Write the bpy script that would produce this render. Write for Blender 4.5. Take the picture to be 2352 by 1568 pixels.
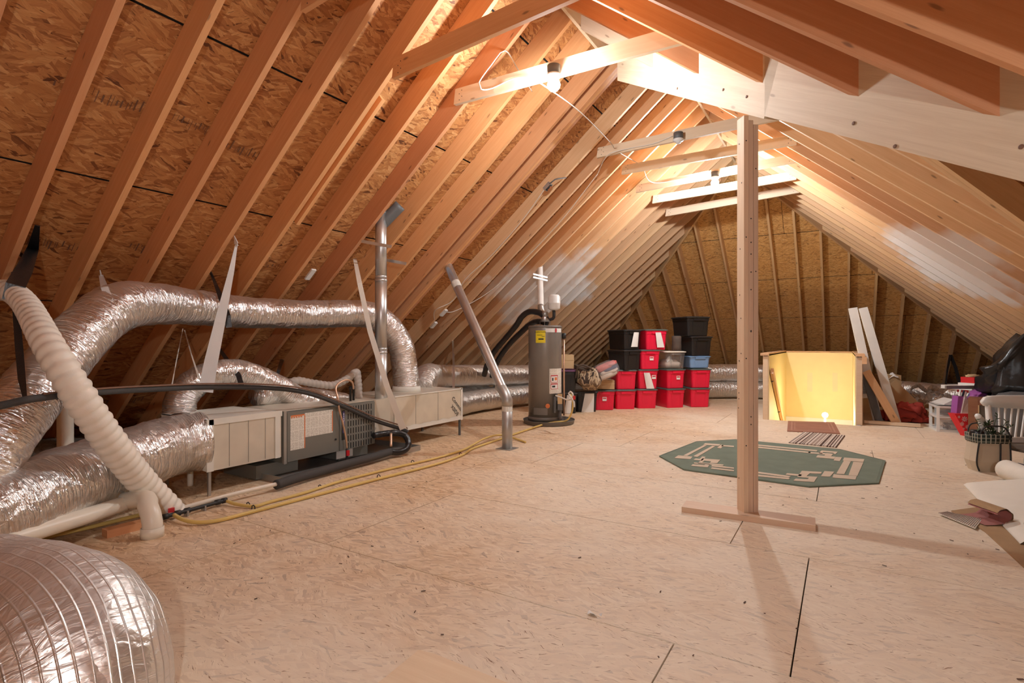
import bpy, math, random
from mathutils import Vector, Matrix, noise
random.seed(7)
R = math.radians
V = Vector
for o in list(bpy.data.objects): bpy.data.objects.remove(o)
SC = bpy.context.scene
COL = SC.collection

# ------------------------------------------------------------ camera, world, exposure
EYE = 1.25
YAW = math.atan2(761.0, 1251.0)
cam_d = bpy.data.cameras.new('camera'); cam = bpy.data.objects.new('camera', cam_d); COL.objects.link(cam)
cam.location = (0, 0, EYE); cam.rotation_euler = (R(90), 0, YAW)
cam_d.sensor_width = 36; cam_d.lens = 1251.0 / 2352 * 36; cam_d.shift_y = 1.0 / 2352
cam_d.clip_start = 0.02; cam_d.clip_end = 100
SC.camera = cam
w = bpy.data.worlds.new('world'); SC.world = w; w.use_nodes = True
w.node_tree.nodes['Background'].inputs[0].default_value = (0.75, 0.85, 1, 1)
w.node_tree.nodes['Background'].inputs[1].default_value = 0.25
SC.view_settings.view_transform = 'Standard'
SC.view_settings.look = 'None'
SC.view_settings.exposure = 0.68
SC.view_settings.gamma = 1
SC.view_settings.use_curve_mapping = False
BULB_1, BULB_2, FILL_BULB, BULB_STAIR = 780, 1600, 950, 240      # bulb strengths; the third is an unseen fill, added
BULB_COL = (0.90, 0.96, 1.0)

# ------------------------------------------------------------ points measured from the photograph
CS, SN = math.cos(YAW), math.sin(YAW)
def ray(x, y):
    r = (x - 1176.0) / 1251; u = -(y - 785.0) / 1251
    return V((CS * r - SN, SN * r + CS, u))
def at(x, y, F): return V((0, 0, EYE)) + ray(x, y) * F
def flo(x, y, z=0.0):
    d = ray(x, y); return V((0, 0, EYE)) + d * ((z - EYE) / d.z)
def atX(x, y, X):
    d = ray(x, y); return V((0, 0, EYE)) + d * (X / d.x)
def atY(x, y, Y):
    d = ray(x, y); return V((0, 0, EYE)) + d * (Y / d.y)
def zL(x): return 6.3266 + .8333 * x          # underside of the left rafters
def zR1(x): return 2.625 - .79 * x            # near right slope
def zR2(x): return 3.275 - .8333 * x          # far right slope
def zH(y): return 4.8 - .8333 * (y - 11.53)   # hip at the back
def onL(x, y, off=0.0):
    d = ray(x, y); t = (6.3266 - off - EYE) / (d.z - .8333 * d.x); return V((0, 0, EYE)) + d * t

# ------------------------------------------------------------ geometry helper
class G:
    def __init__(s): s.v = []; s.f = []; s.uv = []; s.m = []; s.mi = 0
    def poly(s, pts, uvs=None):
        n = len(s.v); s.v += [V(p) for p in pts]; s.f.append(list(range(n, n + len(pts)))); s.m.append(s.mi)
        if uvs is None:
            a = V(pts[1]) - V(pts[0]); nn = V((0, 0, 0))
            for i in range(len(pts)): nn += V(pts[i]).cross(V(pts[(i + 1) % len(pts)]))
            a.normalize(); b = nn.cross(a)
            if b.length > 0: b.normalize()
            uvs = [(V(p).dot(a), V(p).dot(b)) for p in pts]
        s.uv.append(list(uvs))
    def hexa(s, c, ou=0.0, ov=0.0):
        """8 corners: c[0..3] bottom ring, c[4..7] the ring above it; u runs from c0 to c1"""
        c = [V(p) for p in c]
        L = (c[1] - c[0]).length; W = (c[3] - c[0]).length; H = (c[4] - c[0]).length
        def q(i, j, k, l, du, dv, sh): s.poly([c[i], c[j], c[k], c[l]], [(ou, ov + sh), (ou + du, ov + sh), (ou + du, ov + dv + sh), (ou, ov + dv + sh)])
        q(1, 0, 3, 2, L, W, 0); q(4, 5, 6, 7, L, W, 1.3)
        q(0, 1, 5, 4, L, H, 2.1); q(2, 3, 7, 6, L, H, 3.7)
        q(1, 2, 6, 5, W, H, 4.9); q(3, 0, 4, 7, W, H, 5.3)
        return s
    def box(s, c, size, ax=None, ou=0.0, ov=0.0):
        c = V(c); X, Y, Z = ax if ax else (V((1, 0, 0)), V((0, 1, 0)), V((0, 0, 1)))
        X = X * size[0] / 2; Y = Y * size[1] / 2; Z = Z * size[2] / 2
        return s.hexa([c - X - Y - Z, c + X - Y - Z, c + X + Y - Z, c - X + Y - Z, c - X - Y + Z, c + X - Y + Z, c + X + Y + Z, c - X + Y + Z], ou, ov)
    def bar(s, p, q, wd, ht, up=(0, 0, 1), ou=0.0, ov=0.0):
        p = V(p); q = V(q); d = (q - p); L = d.length; d.normalize()
        y = V(up).cross(d)
        if y.length < 1e-5: y = V((1, 0, 0)).cross(d)
        y.normalize(); z = d.cross(y)
        return s.box((p + q) / 2, (L, wd, ht), (d, y, z), ou, ov)
    def ring_surf(s, rings, closed_u=True, caps=True, us=None, vlen=None):
        n0 = len(s.v); n = len(rings[0])
        for r in rings: s.v += [V(p) for p in r]
        if us is None:
            us = [0.0]
            for a, b in zip(rings, rings[1:]): us.append(us[-1] + (V(b[0]) - V(a[0])).length)
        if vlen is None: vlen = max(1e-3, sum((V(rings[len(rings) // 2][i]) - V(rings[len(rings) // 2][(i + 1) % n])).length for i in range(n)))
        m = n if closed_u else n - 1
        for i in range(len(rings) - 1):
            for j in range(m):
                k = (j + 1) % n
                s.f.append([n0 + i * n + j, n0 + i * n + k, n0 + (i + 1) * n + k, n0 + (i + 1) * n + j]); s.m.append(s.mi)
                v0 = vlen * j / n; v1 = vlen * (j + 1) / n
                s.uv.append([(us[i], v0), (us[i], v1), (us[i + 1], v1), (us[i + 1], v0)])
        if caps and closed_u:
            for i, rev in ((0, True), (len(rings) - 1, False)):
                idx = [n0 + i * n + j for j in range(n)]
                if rev: idx.reverse()
                s.f.append(idx); s.m.append(s.mi); s.uv.append([(s.v[t].x, s.v[t].y) for t in idx])
        return s
    def tube(s, path, r, n=16, caps=True, step=None, fn=None, raw=False, squash=None):
        """swept round bar; r is a number or one per path point; fn(u, angle, point) scales the radius"""
        pts = [V(p) for p in path]; rr = list(r) if isinstance(r, (list, tuple)) else [r] * len(pts)
        if not raw: pts, rr = spline(pts, rr, step or max(.02, min(rr) * .6))
        T = []
        for i in range(len(pts)):
            a = pts[max(0, i - 1)]; b = pts[min(len(pts) - 1, i + 1)]; d = b - a
            T.append(d.normalized() if d.length > 0 else V((0, 0, 1)))
        ref = V((0, 0, 1)) if abs(T[0].z) < .9 else V((1, 0, 0))
        nx = (ref - T[0] * ref.dot(T[0])).normalized(); rings = []; us = []; L = 0
        for i, p in enumerate(pts):
            if i: L += (p - pts[i - 1]).length
            nx = (nx - T[i] * nx.dot(T[i])).normalized(); ny = T[i].cross(nx)
            ring = []
            for j in range(n):
                a = 2 * math.pi * j / n; k = rr[i] * (fn(L, a, p) if fn else 1)
                q = nx * math.cos(a) * k + ny * math.sin(a) * k
                if squash: q.z *= squash
                ring.append(p + q)
            rings.append(ring); us.append(L)
        return s.ring_surf(rings, True, caps, us)
    def lathe(s, prof, c, n=24, ax=None, caps=True):
        c = V(c); X, Y, Z = ax if ax else (V((1, 0, 0)), V((0, 1, 0)), V((0, 0, 1)))
        rings = [[c + X * (math.cos(2 * math.pi * j / n) * r) + Y * (math.sin(2 * math.pi * j / n) * r) + Z * z for j in range(n)] for r, z in prof]
        return s.ring_surf(rings, True, caps)
    def slab(s, poly, top, thick, uvf=None):
        """poly = plan outline (x, y), counter-clockwise; top(x, y) = height of its upper face"""
        n = len(poly); up = [V((x, y, top(x, y))) for x, y in poly]; lo = [p - V((0, 0, thick)) for p in up]
        uvf = uvf or (lambda p: (p.x, p.y))
        s.poly(up, [uvf(p) for p in up]); s.poly(lo[::-1], [uvf(p) for p in lo[::-1]])
        for i in range(n):
            j = (i + 1) % n; s.poly([lo[i], lo[j], up[j], up[i]])
        return s
    def sheet(s, nu, nv, fn, thick=0.0):
        """grid surface fn(a, b) for a, b in 0..1"""
        P = [[V(fn(i / nu, j / nv)) for j in range(nv + 1)] for i in range(nu + 1)]
        n0 = len(s.v)
        for row in P: s.v += row
        W = (P[nu // 2][0] - P[nu // 2][nv]).length; H = sum((P[i][nv // 2] - P[i + 1][nv // 2]).length for i in range(nu))
        for i in range(nu):
            for j in range(nv):
                a = n0 + i * (nv + 1) + j
                s.f.append([a, a + 1, a + nv + 2, a + nv + 1]); s.m.append(s.mi)
                s.uv.append([(H * i / nu, W * j / nv), (H * i / nu, W * (j + 1) / nv), (H * (i + 1) / nu, W * (j + 1) / nv), (H * (i + 1) / nu, W * j / nv)])
        return s

def spline(pts, rr, step):
    if len(pts) == 2:
        n = max(1, int((pts[1] - pts[0]).length / step)); return [pts[0].lerp(pts[1], i / n) for i in range(n + 1)], [rr[0] + (rr[1] - rr[0]) * i / n for i in range(n + 1)]
    out = []; ro = []
    for i in range(len(pts) - 1):
        p0 = pts[max(0, i - 1)]; p1 = pts[i]; p2 = pts[i + 1]; p3 = pts[min(len(pts) - 1, i + 2)]
        n = max(1, int((p2 - p1).length / step))
        for k in range(n):
            t = k / n; t2 = t * t; t3 = t2 * t
            out.append(.5 * ((2 * p1) + (p2 - p0) * t + (2 * p0 - 5 * p1 + 4 * p2 - p3) * t2 + (3 * p1 - p0 - 3 * p2 + p3) * t3)); ro.append(rr[i] + (rr[i + 1] - rr[i]) * t)
    out.append(pts[-1]); ro.append(rr[-1]); return out, ro

WL = {}
def mesh(name, g, mats, smooth=False, off=V((0, 0, 0))):
    me = bpy.data.meshes.new(name)
    me.from_pydata([tuple(p - off) for p in g.v], [], g.f)
    uvl = me.uv_layers.new(name='UVMap'); k = 0; flat = []
    for u in g.uv:
        for a in u: flat += [a[0], a[1]]
    uvl.data.foreach_set('uv', flat)
    for m in (mats if isinstance(mats, (list, tuple)) else [mats]): me.materials.append(m)
    me.polygons.foreach_set('material_index', g.m)
    if smooth: me.polygons.foreach_set('use_smooth', [True] * len(g.f))
    me.update(); return me
def put(name, me, parent=None, loc=(0, 0, 0), rz=0.0, label=None):
    o = bpy.data.objects.new(name, me); COL.objects.link(o)
    o.location = loc; o.rotation_euler.z = rz
    if parent: o.parent = parent
    if label: o['label'] = label
    return o
def part(name, g, mats, parent, smooth=False, label=None):
    """a part built in world coordinates under an Empty / mesh whose origin is WL[parent]"""
    off = WL[parent.name]
    o = put(name, mesh(name, g, mats, smooth, off), parent, label=label); WL[o.name] = off; return o
def tag(o, label, cat, group=None, kind=None):
    o['label'] = label; o['category'] = cat
    if group: o['group'] = group
    if kind: o['kind'] = kind
    return o
def thing(name, label, cat, loc=(0, 0, 0), rz=0.0, group=None):
    o = bpy.data.objects.new(name, None); COL.objects.link(o); o.location = loc; o.rotation_euler.z = rz
    o.empty_display_size = .1; WL[o.name] = V(loc); return tag(o, label, cat, group)
def solo(name, g, mats, label, cat, loc, group=None, smooth=False):
    o = put(name, mesh(name, g, mats, smooth, V(loc)), None, loc); WL[o.name] = V(loc); return tag(o, label, cat, group)
def setting(name):
    o = bpy.data.objects.new(name, None); COL.objects.link(o); o['kind'] = 'structure'; WL[o.name] = V((0, 0, 0)); return o

# ------------------------------------------------------------ materials
class NT:
    def __init__(s, name):
        s.m = bpy.data.materials.new(name); s.m.use_nodes = True; s.t = s.m.node_tree; s.b = s.t.nodes['Principled BSDF']; s.out = s.t.nodes['Material Output']
    def n(s, typ, props=None, **ins):
        nd = s.t.nodes.new('ShaderNode' + typ)
        for k, v in (props or {}).items(): setattr(nd, k, v)
        for k, v in ins.items():
            key = int(k[1:]) if k[0] == 'i' and k[1:].isdigit() else k.replace('_', ' ')
            s.set(nd.inputs[key], v)
        return nd
    def set(s, inp, v):
        if isinstance(v, bpy.types.NodeSocket): s.t.links.new(v, inp)
        elif isinstance(v, bpy.types.Node): s.t.links.new(v.outputs[0], inp)
        else: inp.default_value = v
    def math(s, op, a, b=0.0, c=0.0): return s.n('Math', {'operation': op}, i0=a, i1=b, i2=c).outputs[0]
    def mix(s, f, a, b, blend='MIX'):
        nd = s.t.nodes.new('ShaderNodeMix'); nd.data_type = 'RGBA'; nd.blend_type = blend
        s.set(nd.inputs[0], f); s.set(nd.inputs[6], a); s.set(nd.inputs[7], b); return nd.outputs[2]
    def ramp(s, f, stops, interp='LINEAR'):
        nd = s.n('ValToRGB'); s.set(nd.inputs[0], f); e = nd.color_ramp; e.interpolation = interp
        while len(e.elements) < len(stops): e.elements.new(.5)
        for el, (p, c) in zip(e.elements, stops): el.position = p; el.color = tuple(c) + (1,) if len(c) == 3 else c
        return nd.outputs[0]
    def rng(s, v, a, b, c=0.0, d=1.0): return s.n('MapRange', {'clamp': True}, i0=v, i1=a, i2=b, i3=c, i4=d).outputs[0]
    def bump(s, h, strength, dist=.01):
        nd = s.n('Bump', Strength=strength, Distance=dist, Height=h); s.t.links.new(nd.outputs[0], s.b.inputs['Normal']); return nd
    def P(s, **k):
        for a, v in k.items(): s.set(s.b.inputs[a.replace('_', ' ')], v)
        return s
    def uv(s): return s.n('UVMap').outputs[0]
def c4(c): return tuple(c) + (1,)
def plain(name, col, rough=.5, metal=0.0, bump=0.0, bscale=80, var=.08, **kw):
    t = NT(name); co = t.n('TexCoord').outputs['Object']
    nz = t.n('TexNoise', Vector=co, Scale=bscale, Detail=3.0)
    big = t.n('TexNoise', Vector=co, Scale=6.0, Detail=2.0)
    d = tuple(x * (1 - var) for x in col); l = tuple(min(1, x * (1 + var)) for x in col)
    t.P(Base_Color=t.mix(big.outputs[0], c4(d), c4(l)), Roughness=rough, Metallic=metal, **kw)
    if bump: t.bump(nz.outputs[0], bump, .004)
    return t.m
def osb(name, cols, dust=None, spec=.75, size=1.0, con=1.0, bstr=.35, dustx=False, spread=1.5):
    """oriented strand board: overlapping long flakes, each patch lying at its own angle"""
    t = NT(name); uv = t.uv(); col = None; hgt = None
    obr = t.n('ObjectInfo').outputs['Random']
    sh = t.n('CombineXYZ', X=t.math('MULTIPLY', obr, 37.0), Y=t.math('MULTIPLY', obr, 91.0)).outputs[0]
    uv = t.n('VectorMath', {'operation': 'ADD'}, i0=uv, i1=sh).outputs[0]
    wob = t.n('TexNoise', {'noise_dimensions': '2D'}, Vector=uv, Scale=16.0, Detail=2.0).outputs['Color']
    uvw = t.n('VectorMath', {'operation': 'MULTIPLY_ADD'}, i0=wob, i1=(.022, .022, 0), i2=uv).outputs[0]
    fib = None
    for i, (cs, sx, sy, cut) in enumerate(((5.5, 6.5, 42, 0), (7.5, 8, 48, .48), (9.5, 9, 60, .66))):
        off = t.n('Mapping', Vector=uvw, Location=(i * 3.17, i * 5.71, 0))
        cv = t.n('TexVoronoi', {'voronoi_dimensions': '2D'}, Vector=t.n('Mapping', Vector=off, Scale=(.75, 1.25, 1)), Scale=cs / size)
        cse = t.n('SeparateColor', Color=cv.outputs['Color'])
        vr = t.n('VectorRotate', {'rotation_type': 'Z_AXIS'}, Vector=off, Angle=t.math('MULTIPLY', t.math('SUBTRACT', cse.outputs[0], .5), spread)).outputs[0]
        vo = t.n('TexVoronoi', {'voronoi_dimensions': '2D'}, Vector=t.n('Mapping', Vector=vr, Scale=(sx / size, sy / size, 1)), Scale=1.0)
        se = t.n('SeparateColor', Color=vo.outputs['Color'])
        ci = t.ramp(se.outputs[0], [(0, cols[0]), (.05, cols[1]), (.45, cols[2]), (.8, cols[3]), (1, cols[4])])
        hi = se.outputs[0]
        if i == 0: col, hgt, fib = ci, hi, vr
        else:
            mk = t.math('GREATER_THAN', se.outputs[1], cut); col = t.mix(mk, col, ci)
            hgt = t.n('Mix', i0=mk, i2=hgt, i3=hi).outputs[0]
            if i == 1: fib = t.n('Mix', {'data_type': 'VECTOR'}, i0=mk, i4=fib, i5=vr).outputs[1]
    gr = t.n('TexNoise', {'noise_dimensions': '2D'}, Vector=t.n('Mapping', Vector=fib, Scale=(14, 230, 1)), Scale=1.0, Detail=3.0).outputs[0]
    col = t.mix(t.rng(gr, .35, .8, .0, .5 * con), col, c4(cols[1]))
    chip = t.n('TexNoise', {'noise_dimensions': '2D'}, Vector=t.n('Mapping', Vector=fib, Scale=(11, 120, 1), Location=(3, 8, 0)), Scale=1.0, Detail=4.0, Roughness=.65).outputs[0]
    chipm = t.rng(chip, .645, .70, 0, .8 * con)
    if dust:
        pos = t.n('NewGeometry').outputs['Position']
        dn = t.n('TexNoise', Vector=pos, Scale=.6, Detail=5.0, Roughness=.65).outputs[0]
        if dustx:
            sx = t.n('SeparateXYZ', Vector=pos)
            dn = t.math('ADD', dn, t.rng(sx.outputs[0], -4.6, -1.0, -.20, .12))
        col = t.mix(t.rng(dn, .34, .62, .08, .62), col, c4(dust))
    col = t.mix(chipm, col, c4(cols[0]))
    t.P(Base_Color=col, Roughness=spec); t.bump(hgt, bstr, .004)
    return t.m
def wood(name, a, b, knot, rough=.6, spray=False, sat=1.0):
    """sawn softwood: long grain, knots, every board its own shade"""
    t = NT(name); uv = t.uv(); obr = t.n('ObjectInfo').outputs['Random']
    sh = t.n('CombineXYZ', X=t.math('MULTIPLY', obr, 53.0), Y=t.math('MULTIPLY', obr, 17.0)).outputs[0]
    uv = t.n('VectorMath', {'operation': 'ADD'}, i0=uv, i1=sh).outputs[0]
    g1 = t.n('TexNoise', {'noise_dimensions': '2D'}, Vector=t.n('Mapping', Vector=uv, Scale=(1.3, 26, 1)), Scale=1.0, Detail=5.0, Roughness=.6, Distortion=.6).outputs[0]
    g2 = t.n('TexNoise', {'noise_dimensions': '2D'}, Vector=t.n('Mapping', Vector=uv, Scale=(5, 190, 1)), Scale=1.0, Detail=2.0).outputs[0]
    g = t.math('ADD', t.math('MULTIPLY', g1, .7), t.math('MULTIPLY', g2, .3))
    col = t.mix(t.rng(g, .3, .72), c4(a), c4(b))
    vo = t.n('TexVoronoi', {'voronoi_dimensions': '2D'}, Vector=t.n('Mapping', Vector=uv, Scale=(1.5, 4.2, 1)), Scale=1.0)
    kd = t.math('ADD', vo.outputs['Distance'], t.math('MULTIPLY', g2, .03))
    kr = t.math('MULTIPLY', t.rng(kd, .04, .07, 1, 0), t.math('GREATER_THAN', t.n('SeparateColor', Color=vo.outputs['Color']).outputs[1], .55))
    halo = t.rng(kd, .05, .22, .35, 0)
    col = t.mix(halo, col, c4(b)); col = t.mix(t.math('MULTIPLY', kr, .6), col, c4(knot))
    hs = t.n('HueSaturation', Hue=t.math('ADD', .494, t.math('MULTIPLY', obr, .012)), Saturation=sat, Value=t.math('ADD', .86, t.math('MULTIPLY', obr, .26)), Color=col)
    col = hs.outputs[0]
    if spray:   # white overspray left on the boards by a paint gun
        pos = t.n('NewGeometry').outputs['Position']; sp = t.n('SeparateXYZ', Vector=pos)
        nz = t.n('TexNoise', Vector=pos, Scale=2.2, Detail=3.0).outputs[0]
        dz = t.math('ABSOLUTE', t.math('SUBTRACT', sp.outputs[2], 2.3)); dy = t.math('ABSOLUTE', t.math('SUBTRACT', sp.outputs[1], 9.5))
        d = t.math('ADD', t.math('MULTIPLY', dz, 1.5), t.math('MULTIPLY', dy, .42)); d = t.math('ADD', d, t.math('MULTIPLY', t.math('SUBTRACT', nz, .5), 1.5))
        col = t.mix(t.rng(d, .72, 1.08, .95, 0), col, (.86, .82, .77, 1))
    t.P(Base_Color=col, Roughness=rough); t.bump(g, .12, .003)
    return t.m
def foil(name, tint=(.88, .86, .84), rough=.22, scrim=0.0, bs=1.0):
    """crumpled reflective duct jacket"""
    t = NT(name); co = t.n('TexCoord').outputs['Object']; uv = t.uv()
    ds = t.n('TexNoise', Vector=co, Scale=9.0, Detail=3.0).outputs['Color']
    cw = t.n('VectorMath', {'operation': 'MULTIPLY_ADD'}, i0=ds, i1=(.11, .11, .11), i2=co).outputs[0]
    v1 = t.n('TexVoronoi', {'feature': 'F2'}, Vector=cw, Scale=8.0).outputs['Distance']
    v2 = t.n('TexVoronoi', Vector=cw, Scale=21.0).outputs['Distance']
    n2 = t.n('TexNoise', {'noise_dimensions': '2D'}, Vector=t.n('Mapping', Vector=uv, Scale=(55, 8, 1)), Scale=1.0, Detail=4.0, Distortion=.8).outputs[0]
    h = t.math('ADD', t.math('ADD', t.math('MULTIPLY', v1, .55), t.math('MULTIPLY', v2, .12)), t.math('MULTIPLY', n2, .5))
    if scrim:
        wv = t.n('TexWave', {'wave_type': 'BANDS', 'bands_direction': 'Y'}, Vector=uv, Scale=8.0, Distortion=.3).outputs[0]
        h = t.math('ADD', h, t.math('MULTIPLY', t.rng(wv, .9, 1.0), scrim))
    dust = t.n('TexNoise', Vector=co, Scale=3.0, Detail=3.0).outputs[0]
    dz = t.n('SeparateXYZ', Vector=t.n('NewGeometry').outputs['Normal']).outputs[2]
    t.P(Base_Color=t.mix(dust, c4(tuple(x * .84 for x in tint)), c4(tint)), Metallic=.93, Roughness=t.math('ADD', rough, t.math('MULTIPLY', t.rng(dz, .4, 1.0), .20)))
    t.bump(h, .85 * bs, .035)
    return t.m
def lines(name, paper, ink, cu, cv, dens=.5):
    """printed sheet: blocks of illegible small print in columns"""
    t = NT(name); sp = t.n('SeparateXYZ', Vector=t.uv()); fr = lambda x, k: t.math('FRACT', t.math('MULTIPLY', x, k))
    f = t.math('GREATER_THAN', fr(sp.outputs[0], cu), .10); f = t.math('MULTIPLY', f, t.math('GREATER_THAN', fr(sp.outputs[1], cv), .07))
    f = t.math('MULTIPLY', f, t.math('GREATER_THAN', fr(sp.outputs[0], 118.0), .42))
    nz = t.n('TexNoise', {'noise_dimensions': '2D'}, Vector=t.n('Mapping', Vector=t.uv(), Scale=(118, 90, 1)), Scale=1.0, Detail=0.0).outputs[0]
    f = t.math('MULTIPLY', f, t.math('GREATER_THAN', nz, .40))
    t.P(Base_Color=t.mix(t.math('MULTIPLY', f, dens), c4(paper), c4(ink)), Roughness=.5); return t.m
def glow(name, col, s):
    t = NT(name); t.t.nodes.remove(t.b); e = t.n('Emission', Color=c4(col), Strength=s); t.t.links.new(e.outputs[0], t.out.inputs[0]); return t.m

M = {}
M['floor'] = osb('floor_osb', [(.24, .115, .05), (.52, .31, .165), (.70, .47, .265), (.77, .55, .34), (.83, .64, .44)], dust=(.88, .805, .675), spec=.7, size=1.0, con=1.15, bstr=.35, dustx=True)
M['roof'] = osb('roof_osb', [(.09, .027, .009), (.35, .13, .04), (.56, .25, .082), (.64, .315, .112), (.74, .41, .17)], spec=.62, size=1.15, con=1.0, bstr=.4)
M['hip'] = osb('back_osb', [(.15, .055, .018), (.52, .245, .075), (.76, .41, .135), (.83, .48, .175), (.88, .57, .24)], spec=.65, size=.8, con=1.0, bstr=.4)
M['rafter'] = wood('rafter_fir', (.73, .36, .165), (.65, .29, .115), (.10, .035, .015), spray=False)
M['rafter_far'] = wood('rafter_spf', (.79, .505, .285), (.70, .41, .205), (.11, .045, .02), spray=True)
M['stud'] = wood('hip_spf', (.78, .50, .26), (.68, .40, .19), (.13, .05, .02))
M['pale'] = wood('pale_pine', (.80, .615, .42), (.73, .53, .34), (.20, .09, .04), sat=.95)
M['ply'] = wood('pale_ply', (.70, .545, .37), (.60, .43, .27), (.30, .16, .08), sat=.9)
M['post'] = wood('post_pine', (.80, .60, .43), (.71, .49, .33), (.16, .07, .03))
M['dark'] = plain('shadow_gap', (.012, .010, .009), .9)
M['foil'] = foil('duct_foil')
M['foil_big'] = foil('duct_foil_scrim', (.84, .82, .79), .36, .5, .5)
M['foil_far'] = foil('duct_foil_far', (.82, .78, .73), .30, 0, .9)
M['galv'] = plain('galvanised', (.62, .63, .63), .34, .9, .08, 40, .14)
M['galv_dull'] = plain('dull_galvanised', (.47, .46, .44), .45, .8, .08, 40, .12)
M['white_hose'] = plain('white_vinyl', (.86, .79, .69), .5, 0, .15, 120)
M['grey_hose'] = plain('grey_vinyl', (.55, .50, .45), .5)
M['pvc'] = plain('pvc', (.80, .72, .60), .35)
M['black'] = plain('black_rubber', (.022, .020, .019), .55, 0, .15, 60)
M['tape'] = plain('black_tape', (.018, .017, .018), .28, 0, .5, 90)
M['foam'] = plain('grey_foam_sleeve', (.055, .050, .047), .8, 0, .4, 150)
M['yellow'] = plain('yellow_gas_tube', (.70, .49, .15), .45, 0, .1, 90)
M['clear_strap'] = plain('white_strap', (.84, .83, .81), .35, 0, .25, 60, Alpha=.88)
M['cab'] = plain('furnace_grey', (.20, .198, .175), .42, .25, .05)
M['cab_lt'] = plain('furnace_edge', (.42, .40, .36), .4, .5)
M['board'] = plain('duct_board', (.70, .645, .54), .42, .35, .25, 9, .14)
M['mastic'] = plain('white_mastic', (.74, .70, .62), .6, 0, .3, 40)
M['paper'] = plain('white_paper', (.80, .78, .74), .7)
M['print'] = lines('fine_print', (.80, .76, .68), (.36, .30, .22), 22.0, 9.5, .65)
M['orange'] = plain('orange_ink', (.72, .20, .06), .5)
M['red_valve'] = plain('red_handle', (.62, .02, .025), .4)
M['copper'] = plain('copper_pipe', (.66, .42, .28), .35, .5)
M['brown'] = plain('taped_wire', (.20, .10, .06), .6)
M['heater'] = plain('heater_grey', (.24, .22, .195), .36, .3)
M['heater_dk'] = plain('heater_base', (.19, .17, .15), .5, .2)
M['yel_lab'] = plain('yellow_label', (.83, .66, .02), .5)
M['ink'] = plain('black_ink', (.02, .02, .02), .6)
M['red_ink'] = plain('red_ink', (.55, .05, .06), .5)
M['white'] = plain('white_paint', (.82, .80, .75), .42)
M['tote_red'] = plain('red_plastic', (.78, .012, .055), .34, 0, .05, 200)
M['tote_black'] = plain('black_plastic', (.016, .015, .015), .32, 0, .05, 200)
M['tote_blue'] = plain('blue_plastic', (.19, .33, .55), .4)
M['lid_green'] = plain('dark_green_lid', (.075, .095, .085), .5)
M['lid_black'] = plain('black_lid', (.022, .021, .021), .42)
M['lid_purple'] = plain('purple_lid', (.13, .045, .12), .45)
M['lid_white'] = plain('cream_lid', (.72, .66, .56), .45)
t = NT('clear_plastic'); t.P(Base_Color=(.85, .86, .86, 1), Roughness=.2, Transmission_Weight=.85, IOR=1.15, Alpha=.55); M['clear'] = t.m
M['card'] = plain('cardboard', (.52, .33, .17), .75, 0, .1)
M['card_lt'] = plain('tan_card', (.62, .44, .24), .7)
M['yellow_wall'] = plain('yellow_wall_paint', (.86, .70, .36), .55, 0, .12, 30, .05)
M['drywall_edge'] = plain('drywall_edge', (.70, .60, .44), .7)
M['patch'] = plain('pale_wall_tone', (.80, .66, .40), .7)
M['rug_red'] = plain('faded_red_rug', (.36, .17, .115), .95, 0, .6, 260, .2)
M['rug_cream'] = plain('cream_pile', (.66, .54, .41), .95, 0, .6, 260)
M['rug_green'] = plain('sage_green_pile', (.19, .24, .185), .95, 0, .8, 300, .18)
M['stripe_dk'] = plain('dark_brown_weave', (.10, .055, .04), .95)
M['stripe_lt'] = plain('pale_weave', (.66, .58, .50), .95, 0, .5, 300)
M['stripe_md'] = plain('taupe_weave', (.36, .27, .22), .95, 0, .5, 300)
M['jute'] = plain('tan_rug_back', (.43, .27, .14), .95, 0, .7, 220, .2)
M['pad'] = plain('cream_rug_backing', (.84, .79, .69), .9, 0, .35, 120, .06)
M['pad_dk'] = plain('beige_rug_pile', (.50, .40, .30), .95, 0, .8, 200, .15)
M['pink'] = plain('dusty_pink_pile', (.42, .17, .15), .95, 0, .6, 240)
M['navy'] = plain('navy_fabric', (.022, .028, .055), .8)
M['maroon'] = plain('maroon_cloth', (.30, .028, .016), .8, 0, .3, 60, .2)
M['camo_a'] = plain('camo_brown', (.085, .055, .038), .85); M['camo_b'] = plain('camo_tan', (.47, .36, .24), .85)
M['quilt_a'] = plain('quilt_rose', (.55, .14, .12), .85, 0, .3, 120); M['quilt_b'] = plain('quilt_navy', (.045, .05, .11), .85); M['quilt_c'] = plain('quilt_cream', (.62, .52, .44), .85, 0, .4, 160, .2)
M['bag'] = plain('beige_canvas', (.60, .50, .37), .8, 0, .3, 60)
M['cabwood'] = wood('stained_cabinet', (.30, .13, .07), (.22, .085, .045), (.08, .03, .02))
M['slate'] = wood('grey_slats', (.17, .14, .11), (.12, .095, .075), (.05, .04, .03))
M['garbage'] = plain('black_bag', (.014, .014, .015), .3, 0, .8, 14)
M['gift_red'] = plain('red_gift_paper', (.66, .02, .025), .45); M['gift_green'] = plain('green_gift_paper', (.10, .33, .10), .5)
M['gift_purple'] = plain('purple_gift_paper', (.33, .09, .34), .5); M['gift_white'] = plain('pale_gift_paper', (.68, .60, .56), .6)
M['leaf'] = plain('sprig_green', (.055, .09, .035), .7)
M['grout'] = plain('grey_bar', (.36, .34, .32), .4, .6)
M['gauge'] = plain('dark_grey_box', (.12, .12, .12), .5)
M['wire'] = plain('white_cable', (.74, .68, .60), .5)
M['plastic_white'] = plain('white_plastic', (.78, .77, .74), .35)
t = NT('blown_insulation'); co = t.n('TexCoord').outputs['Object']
nz = t.n('TexNoise', Vector=co, Scale=9.0, Detail=8.0, Roughness=.75).outputs[0]
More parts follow.
